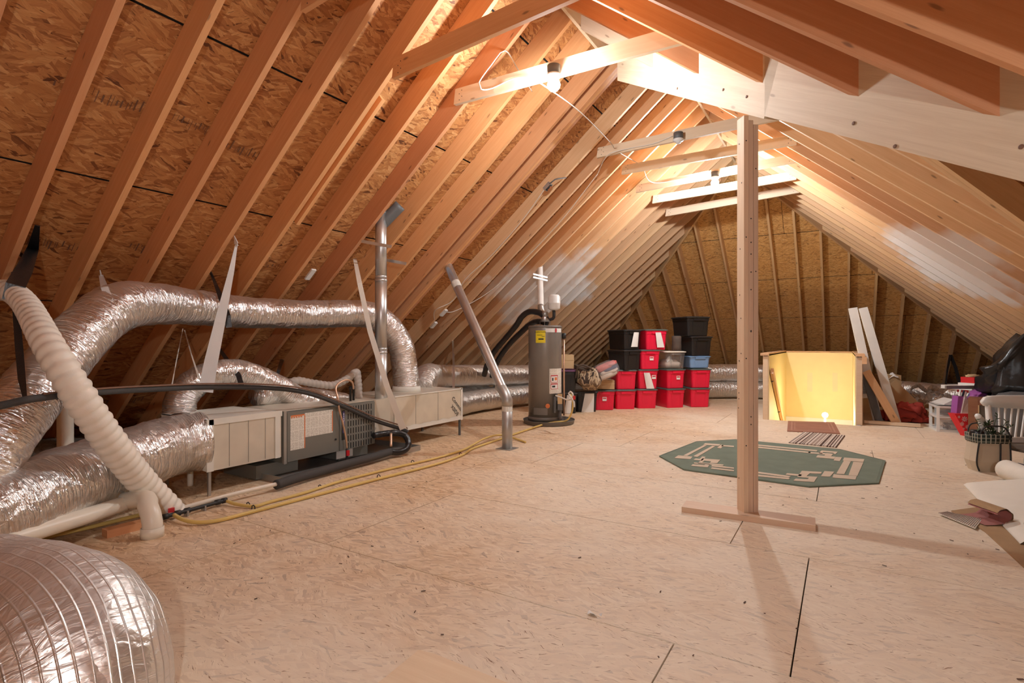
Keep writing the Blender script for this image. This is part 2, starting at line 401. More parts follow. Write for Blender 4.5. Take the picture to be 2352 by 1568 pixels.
t.P(Base_Color=t.ramp(nz, [(.3, (.14, .11, .085)), (.5, (.36, .33, .28)), (.7, (.62, .61, .57))]), Roughness=1.0); t.bump(nz, 1.0, .08); M['fluff'] = t.m
t = NT('octagon_rug_green'); M['_'] = t.m
# ------------------------------------------------------------ structure
def clip(poly, hp):
    for a, b, c in hp:
        out = []
        for i in range(len(poly)):
            p = poly[i]; q = poly[(i + 1) % len(poly)]
            dp = a * p[0] + b * p[1] - c; dq = a * q[0] + b * q[1] - c
            if dp <= 0: out.append(p)
            if (dp < 0 < dq) or (dq < 0 < dp):
                k = dp / (dp - dq); out.append((p[0] + (q[0] - p[0]) * k, p[1] + (q[1] - p[1]) * k))
        poly = out
        if len(poly) < 3: return []
    area = .5 * sum(poly[i][0] * poly[(i + 1) % len(poly)][1] - poly[(i + 1) % len(poly)][0] * poly[i][1] for i in range(len(poly)))
    return poly if area > .02 else []
VT = .293                                       # rafter depth measured plumb
def decking(owner, name, zf, axis, rows, length, lo, hi, hp, mat, off=VT, stag=.5, gap=.017, thick=.006, seed=0):
    """boards of OSB: rows across the slope, staggered end joints; every board its own object, a dark felt behind the joints"""
    rnd = random.Random(seed)
    sl = math.hypot(1, zf(1) - zf(0)) if axis == 'X' else math.hypot(1, zf(1) - zf(0))
    for r in range(len(rows) - 1):
        a, b = rows[r] + gap / 2, rows[r + 1] - gap / 2
        s = lo - length * ((r * stag) % 1)
        while s < hi:
            e = s + length; c0, c1 = max(s, lo) + .004, min(e, hi) - .004; s = e
            if c1 - c0 < .1: continue
            rect = [(a, c0), (b, c0), (b, c1), (a, c1)] if axis == 'X' else [(c0, a), (c1, a), (c1, b), (c0, b)]
            pl = clip(rect, hp)
            if not pl: continue
            g = G()
            if axis == 'X': g.slab(pl, lambda x, y: zf(x) + off + thick, thick, lambda p: (p.y, p.x * sl))
            else: g.slab(pl, lambda x, y: zf(y) + off + thick, thick, lambda p: (p.x, p.y * sl))
            part(name, g, mat, owner)
    full = [(rows[0], lo), (rows[-1], lo), (rows[-1], hi), (rows[0], hi)] if axis == 'X' else [(lo, rows[0]), (hi, rows[0]), (hi, rows[-1]), (lo, rows[-1])]
    pl = clip(full, hp)
    if pl:
        g = G(); g.slab(pl, (lambda x, y: zf(x) + off + .045) if axis == 'X' else (lambda x, y: zf(y) + off + .045), .02); part('roofing_felt', g, M['dark'], owner)
def rafter(owner, p0, p1, mat, th=.045, side=(0, 1, 0), vt=VT - .004, name='rafter'):
    """plumb-cut board whose underside runs p0-p1; the thickness lies on the -side of that line"""
    p0 = V(p0); p1 = V(p1); sd = V(side) * th; up = V((0, 0, vt)); u = random.random() * 9
    g = G(); g.hexa([p0 - sd, p1 - sd, p1, p0, p0 - sd + up, p1 - sd + up, p1 + up, p0 + up], u, u * .37)
    return part(name, g, mat, owner)

# floor: OSB sheets 1.31 deep, joints staggered as in the photograph, hole over the stairs
HOLE = (-1.06, .24, 9.64, 12.78)
floor = put('floor', None); bpy.data.objects.remove(floor)
g = G()
for x0, x1, y0, y1 in ((-8, -1.06, -3.6, 17.6), (.24, 4.3, -3.6, 17.6), (-1.06, .24, -3.6, 9.64), (-1.06, .24, 12.78, 17.6)):
    g.box(((x0 + x1) / 2, (y0 + y1) / 2, -.07), (x1 - x0, y1 - y0, .09))
floor = put('floor', mesh('floor', g, M['dark'])); floor['kind'] = 'structure'; WL['floor'] = V((0, 0, 0))
YR = [2.28 + 1.31 * k for k in range(-4, 12)]
JN = {-1: -.60, 0: -.17, 1: -.60, 2: -.18, 3: .28, 4: -.3, 5: .9, 6: .1}
for r in range(len(YR) - 1):
    k = r - 4; y0, y1 = YR[r], YR[r + 1]
    gx = .0065 if y0 < 5 else .005
    x = JN.get(k, -.6 + (.43 if k % 2 else 0)) - 2.57 * 3
    while x < 4.3:
        x0, x1 = max(x, -5.75), min(x + 2.57, 4.3); x += 2.57
        if x1 - x0 < .15: continue
        split = x1 > -1.06 and x0 < .24 and y1 > 9.64 and y0 < 12.78
        for rect in ((-9, -1.06, -9, 99), (.24, 9, -9, 99), (-1.06, .24, -9, 9.64), (-1.06, .24, 12.78, 99)) if split else ((-99, 99, -99, 99),):
            q = (max(x0, rect[0]), min(x1, rect[1]), max(y0, rect[2]), min(y1, rect[3]))
            if q[1] - q[0] < .02 or q[3] - q[2] < .02: continue
            a = gx / 2
            inner = [q[0] + (a if q[0] == x0 else 0), q[1] - (a if q[1] == x1 else 0), q[2] + (a if q[2] == y0 else 0), q[3] - (a if q[3] == y1 else 0)]
            g = G(); g.slab([(inner[0], inner[2]), (inner[1], inner[2]), (inner[1], inner[3]), (inner[0], inner[3])], lambda X, Y: 0.0, .022)
            part('floor_panel', g, M['floor'], floor)

# left slope
wl = setting('wall_left')
RX = [-8.17, -7.09, -6.01, -4.93, -3.85, -2.77, -1.86]
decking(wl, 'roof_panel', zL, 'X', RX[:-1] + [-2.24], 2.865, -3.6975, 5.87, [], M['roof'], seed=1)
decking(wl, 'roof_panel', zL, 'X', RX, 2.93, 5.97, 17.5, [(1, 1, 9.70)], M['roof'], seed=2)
LY = [1.10 + .4775 * k for k in range(-9, 11)]
for y in LY: rafter(wl, (-7.72, y, zL(-7.72)), (-2.30, y, zL(-2.30)), M['rafter'])
for k in range(3): rafter(wl, (-7.72, 6.10 + .047 * k, zL(-7.72)), (-1.85, 6.10 + .047 * k, zL(-1.85)), M['rafter'])
LYF = [6.93, 7.41, 7.91, 8.42, 8.87, 9.36, 9.85, 10.33, 10.82, 11.32]
y = 11.8
while y < 17: LYF.append(y); y += .488
for y in LYF:
    xt = min(-1.85, 9.66 - y)
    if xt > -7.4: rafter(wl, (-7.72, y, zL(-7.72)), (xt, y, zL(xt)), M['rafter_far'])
g = G()                                                           # scabbed board beside one rafter
a = onL(722, 545); b = onL(905, 268)
g.bar((a.x, 3.60, a.z + .12), (b.x, 3.60, b.z + .12), .04, .09); part('nailed_cleat', g, M['rafter'], wl)
for (x, y, ln) in ((240, 222, .55), (450, 290, .35), (560, 345, .3), (120, 560, .4), (330, 570, .22), (620, 610, .25), (290, 920, .4)):
    p = onL(x, y, -VT + .012); rnd = random.Random(x); g = G(); sx = V((1, 0, .8333)).normalized()
    c = p - V((0, ln / 2, 0)); k = 0
    while k < ln:
        wd = rnd.choice((.006, .01, .02)); hh = rnd.choice((.04, .06, .09)); o = rnd.uniform(-.02, .02)
        g.box(c + V((0, k, 0)) + sx * o, (hh, wd * .45, .002), (sx, V((0, 1, 0)), sx.cross(V((0, 1, 0))))); k += wd + rnd.uniform(.006, .03)
    o = part('grade_stamp', g, M['brown'], wl, label='smudged dark ink stamp on the sheathing')

# right slope over the foreground, ending on the valley beam
ce = setting('ceiling')
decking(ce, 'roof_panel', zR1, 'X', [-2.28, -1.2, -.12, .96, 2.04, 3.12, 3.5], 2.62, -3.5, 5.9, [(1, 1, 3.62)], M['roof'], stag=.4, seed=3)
RY = [4.535, 4.002, 3.47, 2.985, 2.55, 2.07, 1.6, 1.12, .64, .16, -.32, -.8, -1.28, -1.76, -2.24, -2.72, -3.2]
for y in RY:
    xe = min(3.54 - y, 3.45)
    rafter(ce, (-2.27, y, zR1(-2.27)), (xe, y, zR1(xe)), M['rafter'], side=(0, -1, 0))
rafter(ce, (-2.27, 5.07, zR1(-2.27)), (-1.52, 5.07, zR1(-1.52)), M['pale'], side=(0, -1, 0))
g = G(); g.box((-2.285, 1.15, 4.60), (.032, 9.3, .34)); part('ridge_board', g, M['pale'], ce)

# right slope at the far end, the hip end, the little wing behind the valley beam
wr = setting('wall_right')
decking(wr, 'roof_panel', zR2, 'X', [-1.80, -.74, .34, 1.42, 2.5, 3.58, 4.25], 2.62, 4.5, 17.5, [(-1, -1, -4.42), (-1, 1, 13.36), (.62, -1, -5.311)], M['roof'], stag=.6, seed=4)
for y in (6.33, 6.94, 7.40, 7.92, 8.47, 8.97, 9.48, 9.97, 10.48, 10.98, 11.46, 11.95, 12.45, 12.95, 13.45, 13.95, 14.45, 14.95, 15.45, 15.95, 16.45):
    x0 = max(-1.81, 4.44 - y, y - 13.32); x1 = min(4.15, (y - 5.311) / .62 - .06)
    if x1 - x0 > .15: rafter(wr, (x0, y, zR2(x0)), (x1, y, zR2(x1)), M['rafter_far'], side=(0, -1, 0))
rafter(wr, (-.90, 5.45, zR2(-.90)), (.15, 5.45, zR2(.15)), M['rafter_far'], side=(0, -1, 0))
rafter(wr, (-1.35, 5.88, zR2(-1.35)), (.85, 5.88, zR2(.85)), M['rafter_far'], side=(0, -1, 0))
for k in range(2):                                                # doubled valley board of the wing
    n = V((.527, -.85, 0)) * (.046 * k)
    a = V((-.52, 4.99, zR2(-.52))) + n; b = V((4.1, 7.855, zR2(4.1))) + n
    rafter(wr, a - V((0, 0, .03)), b - V((0, 0, .03)), M['rafter_far'], side=(-.527, .85, 0), name='valley_board')
zW = lambda y: 2.768 - 1.344 * (y - 5.688)
zA = lambda y: -.31 + .81 * y
decking(wr, 'roof_panel', zW, 'Y', [4.98, 5.7, 6.5, 7.9], 2.6, -.6, 4.25, [(-.62, 1, 5.311)], M['roof'], seed=5)
decking(wr, 'roof_panel', zA, 'Y', [.2, 1.3, 2.4, 3.5, 4.3, 4.98], 2.6, -1.4, 4.25, [(-1, -1, -3.70)], M['roof'], seed=6)
decking(wr, 'roof_panel', zA, 'Y', [4.98, 6.23], 2.0, -1.9, -.3, [(-1, -1, -3.70), (1, 1, 4.40)], M['roof'], seed=7)
for x in (1.62, 2.12, 2.62, 3.12, 3.6):
    yv = 5.311 + .62 * x - .12
    rafter(wr, (x, 5.0, zW(5.0)), (x, yv, zW(yv)), M['stud'], side=(1, 0, 0))
    rafter(wr, (x, 3.8 - x if x < 3.4 else .4, zA(3.8 - x if x < 3.4 else .4)), (x, 4.95, zA(4.95)), M['stud'], side=(1, 0, 0))
g = G(); g.box((4.22, 7, 1.9), (.03, 21, 4.4)); part('kneewall_panel', g, M['roof'], wr)
g = G(); g.box((-1.83, 8.9, 4.95), (.034, 5.4, .30)); part('ridge_board', g, M['pale'], wr)

wb = setting('wall_back')
decking(wb, 'roof_panel', zH, 'Y', [11.4, 12.25, 13.30, 14.36, 15.41, 16.46, 17.6], 2.62, -8.0, 4.3, [(-1, -1, -9.70), (1, -1, -13.36)], M['hip'], stag=.37, seed=8)
for x in (-6.35, -5.85, -5.35, -4.85, -4.35, -3.85, -3.35, -2.85, -2.36, -1.83, -1.34, -.86, -.385, .125, .635, 1.15, 1.66, 2.17, 2.68, 3.2, 3.7):
    yt = 11.56 + abs(x + 1.83) + .03
    if yt < 16.9: rafter(wb, (x, yt, zH(yt)), (x, 17.45, zH(17.45)), M['stud'], side=(1, 0, 0))
for s in (-1, 1):
    a = V((-1.83 + s * .02, 11.55, 4.78)); b = a + V((s, 1, -.8333)) * 5.65
    n = V((s * .7071, -.7071, 0))
    rafter(wb, a - V((0, 0, .05)) + n * .022, b - V((0, 0, .05)) + n * .022, M['stud'], side=n, vt=.30, name='hip_rafter')
wf = setting('wall_front')
g = G(); g.slab([(-8, -3.62), (4.3, -3.62), (4.3, -3.58), (-8, -3.58)], lambda x, y: 4.9, 5.0); part('gable_panel', g, M['roof'], wf)

# valley beam: two lapped lengths of laminated lumber
zB = lambda x: 2.386 - .815 * x
vb = thing('valley_beam', 'deep pale laminated valley beam running down to the right above the post', 'beam', (-.6, 4.14, zB(-.6)))
bd = V((.7071, -.7071, 0)); bn = V((.7071, .7071, 0))
def beam_seg(x0, x1, dz, th, lean, mat):
    a = V((x0, 3.54 - x0, zB(x0) + dz)); b = V((x1, 3.54 - x1, zB(x1) + dz)); up = V((0, 0, .50))
    c = b + bd * lean
    g = G(); u = random.random() * 5
    g.hexa([a, b, b + bn * th, a + bn * th, a + up, c + up, c + up + bn * th, a + up + bn * th], u, .2)
    return part('laminated_length', g, mat, vb)
beam_seg(-2.09, -.455, -.012, .125, .22, M['ply'])
beam_seg(-.45, 3.3, .006, .120, 0, M['ply'])
g = G()                                                            # bolt heads and nail heads
for (x, y) in ((1556, 203), (1661, 206), (1715, 222), (1961, 283), (2056, 336), (2346, 337)):
    d = ray(x, y); tt = 3.538 / (d.x + d.y); p = V((0, 0, EYE)) + d * tt
    g.lathe([(0, 0), (.010, 0), (.010, .003), (.006, .005), (0, .005)], p, 12, (bd, V((0, 0, 1)), bd.cross(V((0, 0, 1)))))
part('bolt_head', g, M['brown'], vb)['kind'] = 'stuff'

# post under the beam
po = thing('support_post', 'built-up pine post standing on a short floor plate near the green rug', 'post', (-.59, 4.2, 0))
pa = V((math.cos(R(38)), math.sin(R(38)), 0)); pd = V((-pa.y, pa.x, 0))
p0 = V((-.603, 4.152, 0))
for k in range(3):
    c = p0 + pa * (.0365 * (k + .5)) + pd * .045; ht = 2.815 - .03 * k
    g = G(); g.box(c + V((0, 0, .04 + ht / 2)), (ht, .0345, .092 - .004 * (k == 1)), (V((0, 0, 1)), pa, pd), k * 3.1, k * 1.7); part('stud', g, M['post'], po)
g = G(); rnd = random.Random(3)
for k in range(26):
    z = rnd.uniform(.1, 2.7); s = rnd.random()
    c = (p0 + pa * (.0365 * rnd.randint(0, 2) + .018) - pd * .001) if s > .4 else (p0 - pa * .001 + pd * rnd.uniform(.02, .07))
    n = -pd if s > .4 else -pa
    g.lathe([(0, 0), (.005, 0), (0, .0012)], c + V((0, 0, z)), 8, (V((0, 0, 1)), n.cross(V((0, 0, 1))), n))
part('nail_head', g, M['ink'], po)['kind'] = 'stuff'
ux = V((math.cos(R(2.9)), math.sin(R(2.9)), 0)); uy = V((-ux.y, ux.x, 0))
g = G(); g.box(V((-.585, 4.085, .02)) + uy * .092, (.86, .184, .04), (ux, uy, V((0, 0, 1)))); part('floor_plate', g, M['post'], po)

# collar ties
def tie(label, y, x0, z0, x1, z1, ht, mat, th=.04):
    o = thing('collar_tie', label, 'beam', ((x0 + x1) / 2, y, (z0 + z1) / 2), 0, 'collar ties under the ridge')
    g = G(); u = random.random() * 7
    g.hexa([(x0 + ht * .75, y, z0), (x1 - ht * .8, y, z1), (x1 - ht * .8, y + th, z1), (x0 + ht * .75, y + th, z0), (x0 + ht * .02, y, z0 + ht), (x1, y, z1 + ht), (x1, y + th, z1 + ht), (x0 + ht * .02, y + th, z0 + ht)] if False else
           [(x0, y, z0), (x1, y, z1), (x1, y + th, z1), (x0, y + th, z0), (x0 + .02, y, z0 + ht), (x1, y, z1 + ht), (x1, y + th, z1 + ht), (x0 + .02, y + th, z0 + ht)], u, u)
    part('board', g, mat, o)
    g = G()
    for e in (x0 + .07, x1 - .09):
        for k in range(4): g.lathe([(0, 0), (.005, 0), (0, .001)], (e + .03 * (k % 2), y - .0005, z0 + .03 + .03 * k if e < (x0 + x1) / 2 else z1 + .03 + .03 * k), 8, (V((1, 0, 0)), V((0, 0, 1)), V((0, -1, 0))))
    part('nail_head', g, M['ink'], o)['kind'] = 'stuff'
    return o
def tpx(label, y, a, b, ht, mat):
    p = atY(a[0], a[1], y); q = atY(b[0], b[1], y); tie(label, y, p.x, p.z, q.x, q.z, ht, mat)
tpx('collar tie nearest the camera, crossing the top edge left of the big bulb', 3.40, (900, 180), (1420, -48), .165, M['rafter'])
tpx('foreground collar tie that carries the big lit bulb', 4.355, (1042, 240), (1745, 50), .15, M['pale'])
tpx('short high collar tie at the top edge above the left rafters', 2.405, (690, 25), (1150, -260), .15, M['rafter'])
tpx('collar tie that carries the unlit lamp holder', 6.843, (1370, 362), (1788, 275), .13, M['pale'])
tpx('plain collar tie next behind the unlit lamp holder', 7.825, (1427, 400), (1829, 331), .13, M['pale'])
tpx('collar tie that carries the smaller lit bulb behind the post', 8.785, (1460, 442), (1829, 372), .125, M['pale'])
tpx('collar tie next behind the smaller lit bulb', 9.765, (1498, 467), (1829, 412), .14, M['pale'])
tpx('last collar tie before the hip end', 10.735, (1528, 497), (1836, 442), .14, M['pale'])
# ------------------------------------------------------------ lamps
AXX, AXY, AXZ = V((1, 0, 0)), V((0, 1, 0)), V((0, 0, 1))
def bulb(name, label, p, y, strength, lit=True, r=.058, col=None):
    """ceiling box on the face of a collar tie, porcelain holder, hanging bulb; p = centre of the bulb"""
    o = thing(name, label, 'lamp', (p.x, y, p.z + .14))
    g = G(); g.lathe([(0, .15), (.058, .15), (.058, .075), (.05, .07), (0, .07)], p, 20); part('junction_box', g, M['gauge'], o, True)
    g = G(); g.lathe([(0, .072), (.062, .072), (.065, .06), (.056, .045), (.03, .036), (.026, .02), (0, .02)], p, 24); part('lamp_holder', g, M['plastic_white'], o, True)
    if lit:
        g = G(); g.lathe([(0, .04), (.018, .04), (.020, .022), (r * .8, r * .55), (r, 0), (r * .9, -r * .45), (r * .55, -r * .85), (0, -r)], p - V((0, 0, .018)), 14)
        part('bulb', g, glow('bulb_glow_' + str(strength), col or BULB_COL, strength), o, True)
    return o
pb1 = atY(1272, 190, 4.29); pb2 = atY(1642, 417, 8.72); ph = atY(1558, 333, 6.78)
bulb('light_bulb', 'large glowing bulb in a porcelain holder on the foreground collar tie', pb1, 4.29, BULB_1)
bulb('light_bulb', 'smaller glowing bulb in a holder on the far collar tie left of the post', pb2, 8.72, BULB_2)
bulb('lamp_socket', 'unlit round lamp holder on a grey box under a collar tie', ph, 6.78, 0, lit=False)
bulb('light_bulb', 'unseen fill bulb added behind the camera', V((.75, -.8, 1.72)), -.8, FILL_BULB)  # out of view, added to fill the foreground with light

# ------------------------------------------------------------ ducts
def crinkle(seed, wr=.03, ring=.02, pitch=.09):
    o = V((seed * 7.3, seed * 3.1, seed))
    def f(u, a, p):
        n = noise.noise(V((u * 7, math.cos(a) * 1.6, math.sin(a) * 1.6)) + o)
        n2 = noise.noise(V((u * 19, math.cos(a) * 2.6, math.sin(a) * 2.6)) + o)
        n3 = noise.noise(p * 23 + o)
        return 1 + wr * n + wr * .6 * n2 + wr * .35 * n3 + ring * math.sin(u / pitch * 2 * math.pi)
    return f
def duct(name, label, pts, r, n=40, mat='foil', seed=1, wr=.035, ring=.010, pitch=.10, step=.022, group=None):
    g = G(); g.tube(pts, r, n, True, step, crinkle(seed, wr, ring, pitch)); b = V(pts[0])
    return solo(name, g, M[mat], label, 'duct', b, group, True)
A = [(935, 893, 6.95), (930, 850, 6.95), (920, 795, 6.9), (885, 745, 6.8), (835, 721, 6.6), (700, 722, 6.1), (550, 716, 5.5), (420, 703, 4.9), (345, 697, 4.5), (270, 706, 4.15), (200, 758, 3.85), (120, 848, 3.55), (40, 948, 3.25), (-40, 1055, 3.05), (-120, 1180, 2.95)]
rA = [.165, .165, .165, .165, .162, .158, .158, .165, .175, .185, .18, .18, .18, .18, .18]
duct('flexible_duct', 'long silver flexible duct slung along the left rafters above the furnace', [at(*p) for p in A], rA, seed=2, wr=.04)
B = [(462, 1012, 4.52), (400, 1022, 4.35), (330, 1045, 4.1), (200, 1092, 3.68), (50, 1152, 3.2), (-80, 1205, 2.9), (-200, 1260, 2.7)]
duct('flexible_duct', 'fat silver flexible duct on the floor entering the left plenum end', [at(*p) for p in B], [.235, .235, .236, .238, .238, .238, .238], n=48, seed=5, wr=.045, ring=.012)
Cc = [(-420, 1395, 2.02), (-150, 1400, 1.99), (20, 1424, 1.91), (95, 1442, 1.87), (145, 1484, 1.82), (170, 1560, 1.78), (174, 1680, 1.76), (174, 1790, 1.76)]
def cf():
    k = crinkle(9, .028, 0)
    def f(u, a, p):
        s = (u / .048) % 1.0; d = min(s, 1 - s)
        return k(u, a, p) + .0045 * max(0, 1 - d * 6)
    return f
g = G(); g.tube([at(*p) for p in Cc], [.272] * 8, 64, True, .012, cf())
solo('flexible_duct', g, M['foil_big'], 'bulging silver duct elbow with wire rings in the bottom left corner', 'duct', at(*Cc[-1]), None, True)
D = [(418, 985, 4.85), (412, 945, 4.9), (428, 897, 4.95), (480, 862, 5.05), (555, 857, 5.3), (630, 885, 5.6), (690, 918, 5.8), (740, 940, 6.0)]
duct('flexible_duct', 'silver duct arching up behind the left plenum with a black band', [at(*p) for p in D], [.135] * 3 + [.125] * 5, seed=11, wr=.05, ring=.012)
D2 = [(590, 905, 5.45), (650, 910, 5.75), (720, 915, 6.05), (790, 925, 6.4)]
duct('flexible_duct', 'short silver duct lying behind the furnace top under the arching duct', [at(*p) for p in D2], .115, seed=12, wr=.05)
def eave(x, r, dz): return V((x, 0, zL(x)))
U = [V((-4.95, 5.75, .56)), V((-5.15, 6.1, .74)), V((-5.5, 6.8, .70)), V((-5.55, 7.8, .66)), V((-5.45, 8.8, .62)), V((-5.15, 9.9, .6))]
duct('flexible_duct', 'upper of two silver ducts running from the right plenum to behind the water heater', U, .185, mat='foil_far', seed=14, wr=.035)
L2 = [V((-4.9, 5.8, .36)), V((-5.4, 6.9, .22)), V((-5.5, 7.8, .22)), V((-5.4, 8.8, .22)), V((-5.1, 9.9, .22))]
duct('flexible_duct', 'lower of two silver ducts lying on the floor left of the water heater', L2, .185, mat='foil_far', seed=15, wr=.035)
p1 = flo(1600, 918); p2 = flo(1755, 918)
dd = (p2 - p1).normalized()
for k, (z, lb) in enumerate(((.20, 'lower of two silver ducts on the floor between the totes and the stairwell'), (.56, 'upper of two silver ducts between the totes and the stairwell'))):
    pts = [p1 - dd * .6 + V((0, .45 + .05 * k, z + .02)), p1 + V((0, .3, z)), (p1 + p2) / 2 + V((0, .32, z + .01)), p2 + V((.1, .25, z)), p2 + dd * 1.0 + V((0, .25, z - .02))]
    duct('flexible_duct', lb, pts, .19, n=28, mat='foil_far', seed=20 + k, wr=.04, step=.04)
duct('flexible_duct', 'dull silver duct along the back eave behind the white drawers', [V((.6, 13.3, .3)), V((1.1, 12.9, .30)), V((1.8, 12.4, .28)), V((2.5, 12.0, .26)), V((3.2, 11.6, .25))], .19, n=28, mat='foil_far', seed=24, wr=.05, step=.04)
# crumpled end of foil tape and loose duct wrap by the stacked boards
g = G()
q = flo(2110, 905, .35); rnd = random.Random(4)
for k in range(9):
    a = q + V((rnd.uniform(-.25, .35), rnd.uniform(-.2, .3), rnd.uniform(-.15, .12))); d = V((rnd.uniform(-1, 1), rnd.uniform(-1, 1), rnd.uniform(-.6, 1))).normalized()
    e = d.cross(V((.3, .5, 1))).normalized()
    g.sheet(6, 3, lambda u, v: a + d * (u - .5) * .34 + e * (v - .5) * .12 + V((0, 0, .04 * math.sin(u * 9 + k) + .03 * math.cos(v * 7 + k))))
solo('duct_wrap_scrap', g, M['foil'], 'crumpled loose foil duct wrap behind the red cloth', 'foil scrap', q, None, True)

def corrug(name, label, pts, r, mat, pitch, depth, n=24, cat='hose'):
    g = G(); g.tube(pts, r, n, True, pitch / 6, lambda u, a, p: 1 + depth * abs(math.sin(math.pi * (u + .012 * math.cos(a)) / pitch)) - depth * .5 + .012 * noise.noise(p * 6))
    return solo(name, g, M[mat], label, cat, V(pts[0]), None, True)
E_ = [(-90, 672, 3.9), (-20, 668, 3.75), (20, 668, 3.65), (60, 700, 3.5), (110, 790, 3.25), (170, 890, 3.24), (250, 1010, 3.45), (330, 1110, 3.75), (398, 1176, 3.97)]
corrug('corrugated_hose', 'cream white ribbed vent hose dropping from the left rafters to the floor', [at(*p) for p in E_], [.067, .067, .068, .070, .077, .084, .088, .088, .082], 'white_hose', .062, .15)
F_ = [(655, 884, 5.75), (682, 874, 5.8), (720, 880, 5.9), (765, 884, 6.0), (800, 868, 6.1), (818, 854, 6.15), (822, 872, 6.15), (824, 905, 6.15), (824, 935, 6.15)]
corrug('corrugated_hose', 'grey ribbed hose sagging between black hangers behind the furnace', [at(*p) for p in F_], .040, 'grey_hose', .045, .16, 16)

# ------------------------------------------------------------ hanging straps
def strap(name, label, pts, wds, mat, up=(0, 1, 0), th=.003, cat='strap', extra=None):
    g = G(); P = [V(p) for p in pts]; rings = []
    for i, p in enumerate(P):
        d = (P[min(i + 1, len(P) - 1)] - P[max(0, i - 1)]).normalized(); view = (p - V((0, 0, EYE))).normalized()
        s = d.cross(view).normalized(); n = d.cross(s).normalized(); wdt = wds[i] / 2
        rings.append([p - s * wdt - n * th, p + s * wdt - n * th, p + s * wdt + n * th, p - s * wdt + n * th])
    g.ring_surf(rings)
    if extra:
        for q, wq in extra:
            rr = []
            for i, p in enumerate(q):
                d = (V(q[min(i + 1, len(q) - 1)]) - V(q[max(0, i - 1)])).normalized(); s = d.cross(V((0, 1, .2))).normalized(); n = d.cross(s)
                rr.append([V(p) - s * wq - n * th, V(p) + s * wq - n * th, V(p) + s * wq + n * th, V(p) - s * wq + n * th])
            g.ring_surf(rr)
    return solo(name, g, M[mat], label, cat, P[0])
a = onL(543, 562, .01)
strap('hanging_strap', 'wide white plastic strap hanging from a rafter in front of the long duct', [a, at(532, 620, 4.95), at(505, 740, 4.8), at(485, 830, 4.72), at(472, 900, 4.66)], [.02, .045, .085, .105, .115], 'clear_strap', extra=[([a, a + V((.02, -.03, .05)), a + V((.09, -.05, -.02))], .03)])
a = onL(815, 594, .01)
strap('hanging_strap', 'narrow white metal strap slanting past the vertical flue to the floor pipe', [a, at(826, 650, 5.85), at(850, 760, 5.9), at(890, 890, 5.95), at(926, 985, 6.05)], [.04, .05, .055, .06, .075], 'wire')
a = onL(86, 518, .0)
strap('hanging_strap', 'wide black strap holding up the cream ribbed hose', [a, at(76, 570, 4.3), at(55, 620, 3.8), at(36, 655, 3.55), at(28, 690, 3.54)], [.03, .07, .095, .10, .10], 'tape', extra=[([at(70, 548, 4.5), at(40, 535, 4.6), at(-10, 530, 4.7)], .012), ([at(62, 590, 4.3), at(48, 585, 4.32), at(40, 568, 4.36)], .02), ([at(45, 645, 4.15), at(30, 640, 4.17), at(24, 620, 4.2)], .02)])
strap('hanging_strap', 'long thin black strap from the cream hose down to the black line', [at(35, 690, 3.55), at(44, 800, 3.3), at(50, 870, 3.15), at(57, 912, 3.06)], [.035, .038, .035, .02], 'tape')
a = onL(487, 632, .0)
strap('hanging_strap', 'black strap around the long silver duct beside the white strap', [a, at(496, 655, 5.2), at(508, 685, 5.1), at(523, 725, 5.04), at(526, 752, 5.04)], [.02, .03, .045, .05, .05], 'tape', extra=[([a, a + V((-.02, -.02, .05)), a + V((-.04, -.03, .02))], .018)])
a = onL(232, 632, .0)
strap('hanging_strap', 'grey white strap slung round the bend of the long silver duct', [a, at(240, 660, 3.98), at(252, 690, 3.92), at(258, 735, 3.9), at(259, 760, 3.95)], [.03, .045, .045, .03, .02], 'clear_strap', extra=[([a, a + V((.04, -.02, .02)), a + V((.07, -.03, -.01))], .02)])
strap('hanging_strap', 'thin black strap down to the arching duct behind the plenum', [at(503, 800, 5.5), at(528, 835, 5.2), at(548, 862, 5.12), at(556, 890, 5.1)], [.03, .04, .045, .045], 'tape')
strap('hanging_strap', 'thin pale string left of the white strap, tied to the black line', [onL(420, 755, .0), at(405, 830, 4.9), at(393, 895, 4.5)], [.008, .008, .008], 'wire')
strap('hanging_strap', 'pale string slanting down to the arching duct', [onL(424, 758, .0), at(440, 815, 5.0), at(458, 870, 4.85)], [.010, .010, .016], 'wire')
strap('hanging_strap', 'black strap hanging under a rafter over the furnace', [onL(648, 826, 0), at(640, 850, 6.1), at(634, 880, 6.0)], [.05, .035, .03], 'tape')
strap('hanging_strap', 'perforated pale metal strap holding the upper far duct', [onL(1040, 782, 0), at(1042, 840, 8.1), at(1042, 900, 7.8)], [.035, .035, .035], 'galv')
a = onL(2188, 815); a = V((2.0, 13.9, .98))
strap('hanging_strap', 'black strap looped over the silver duct behind the drawers', [at(2183, 815, 11.6), at(2176, 850, 11.3), at(2172, 885, 11.2)], [.05, .035, .03], 'tape', extra=[([at(2183, 815, 11.6), at(2195, 845, 11.4), at(2205, 885, 11.2)], .03)])

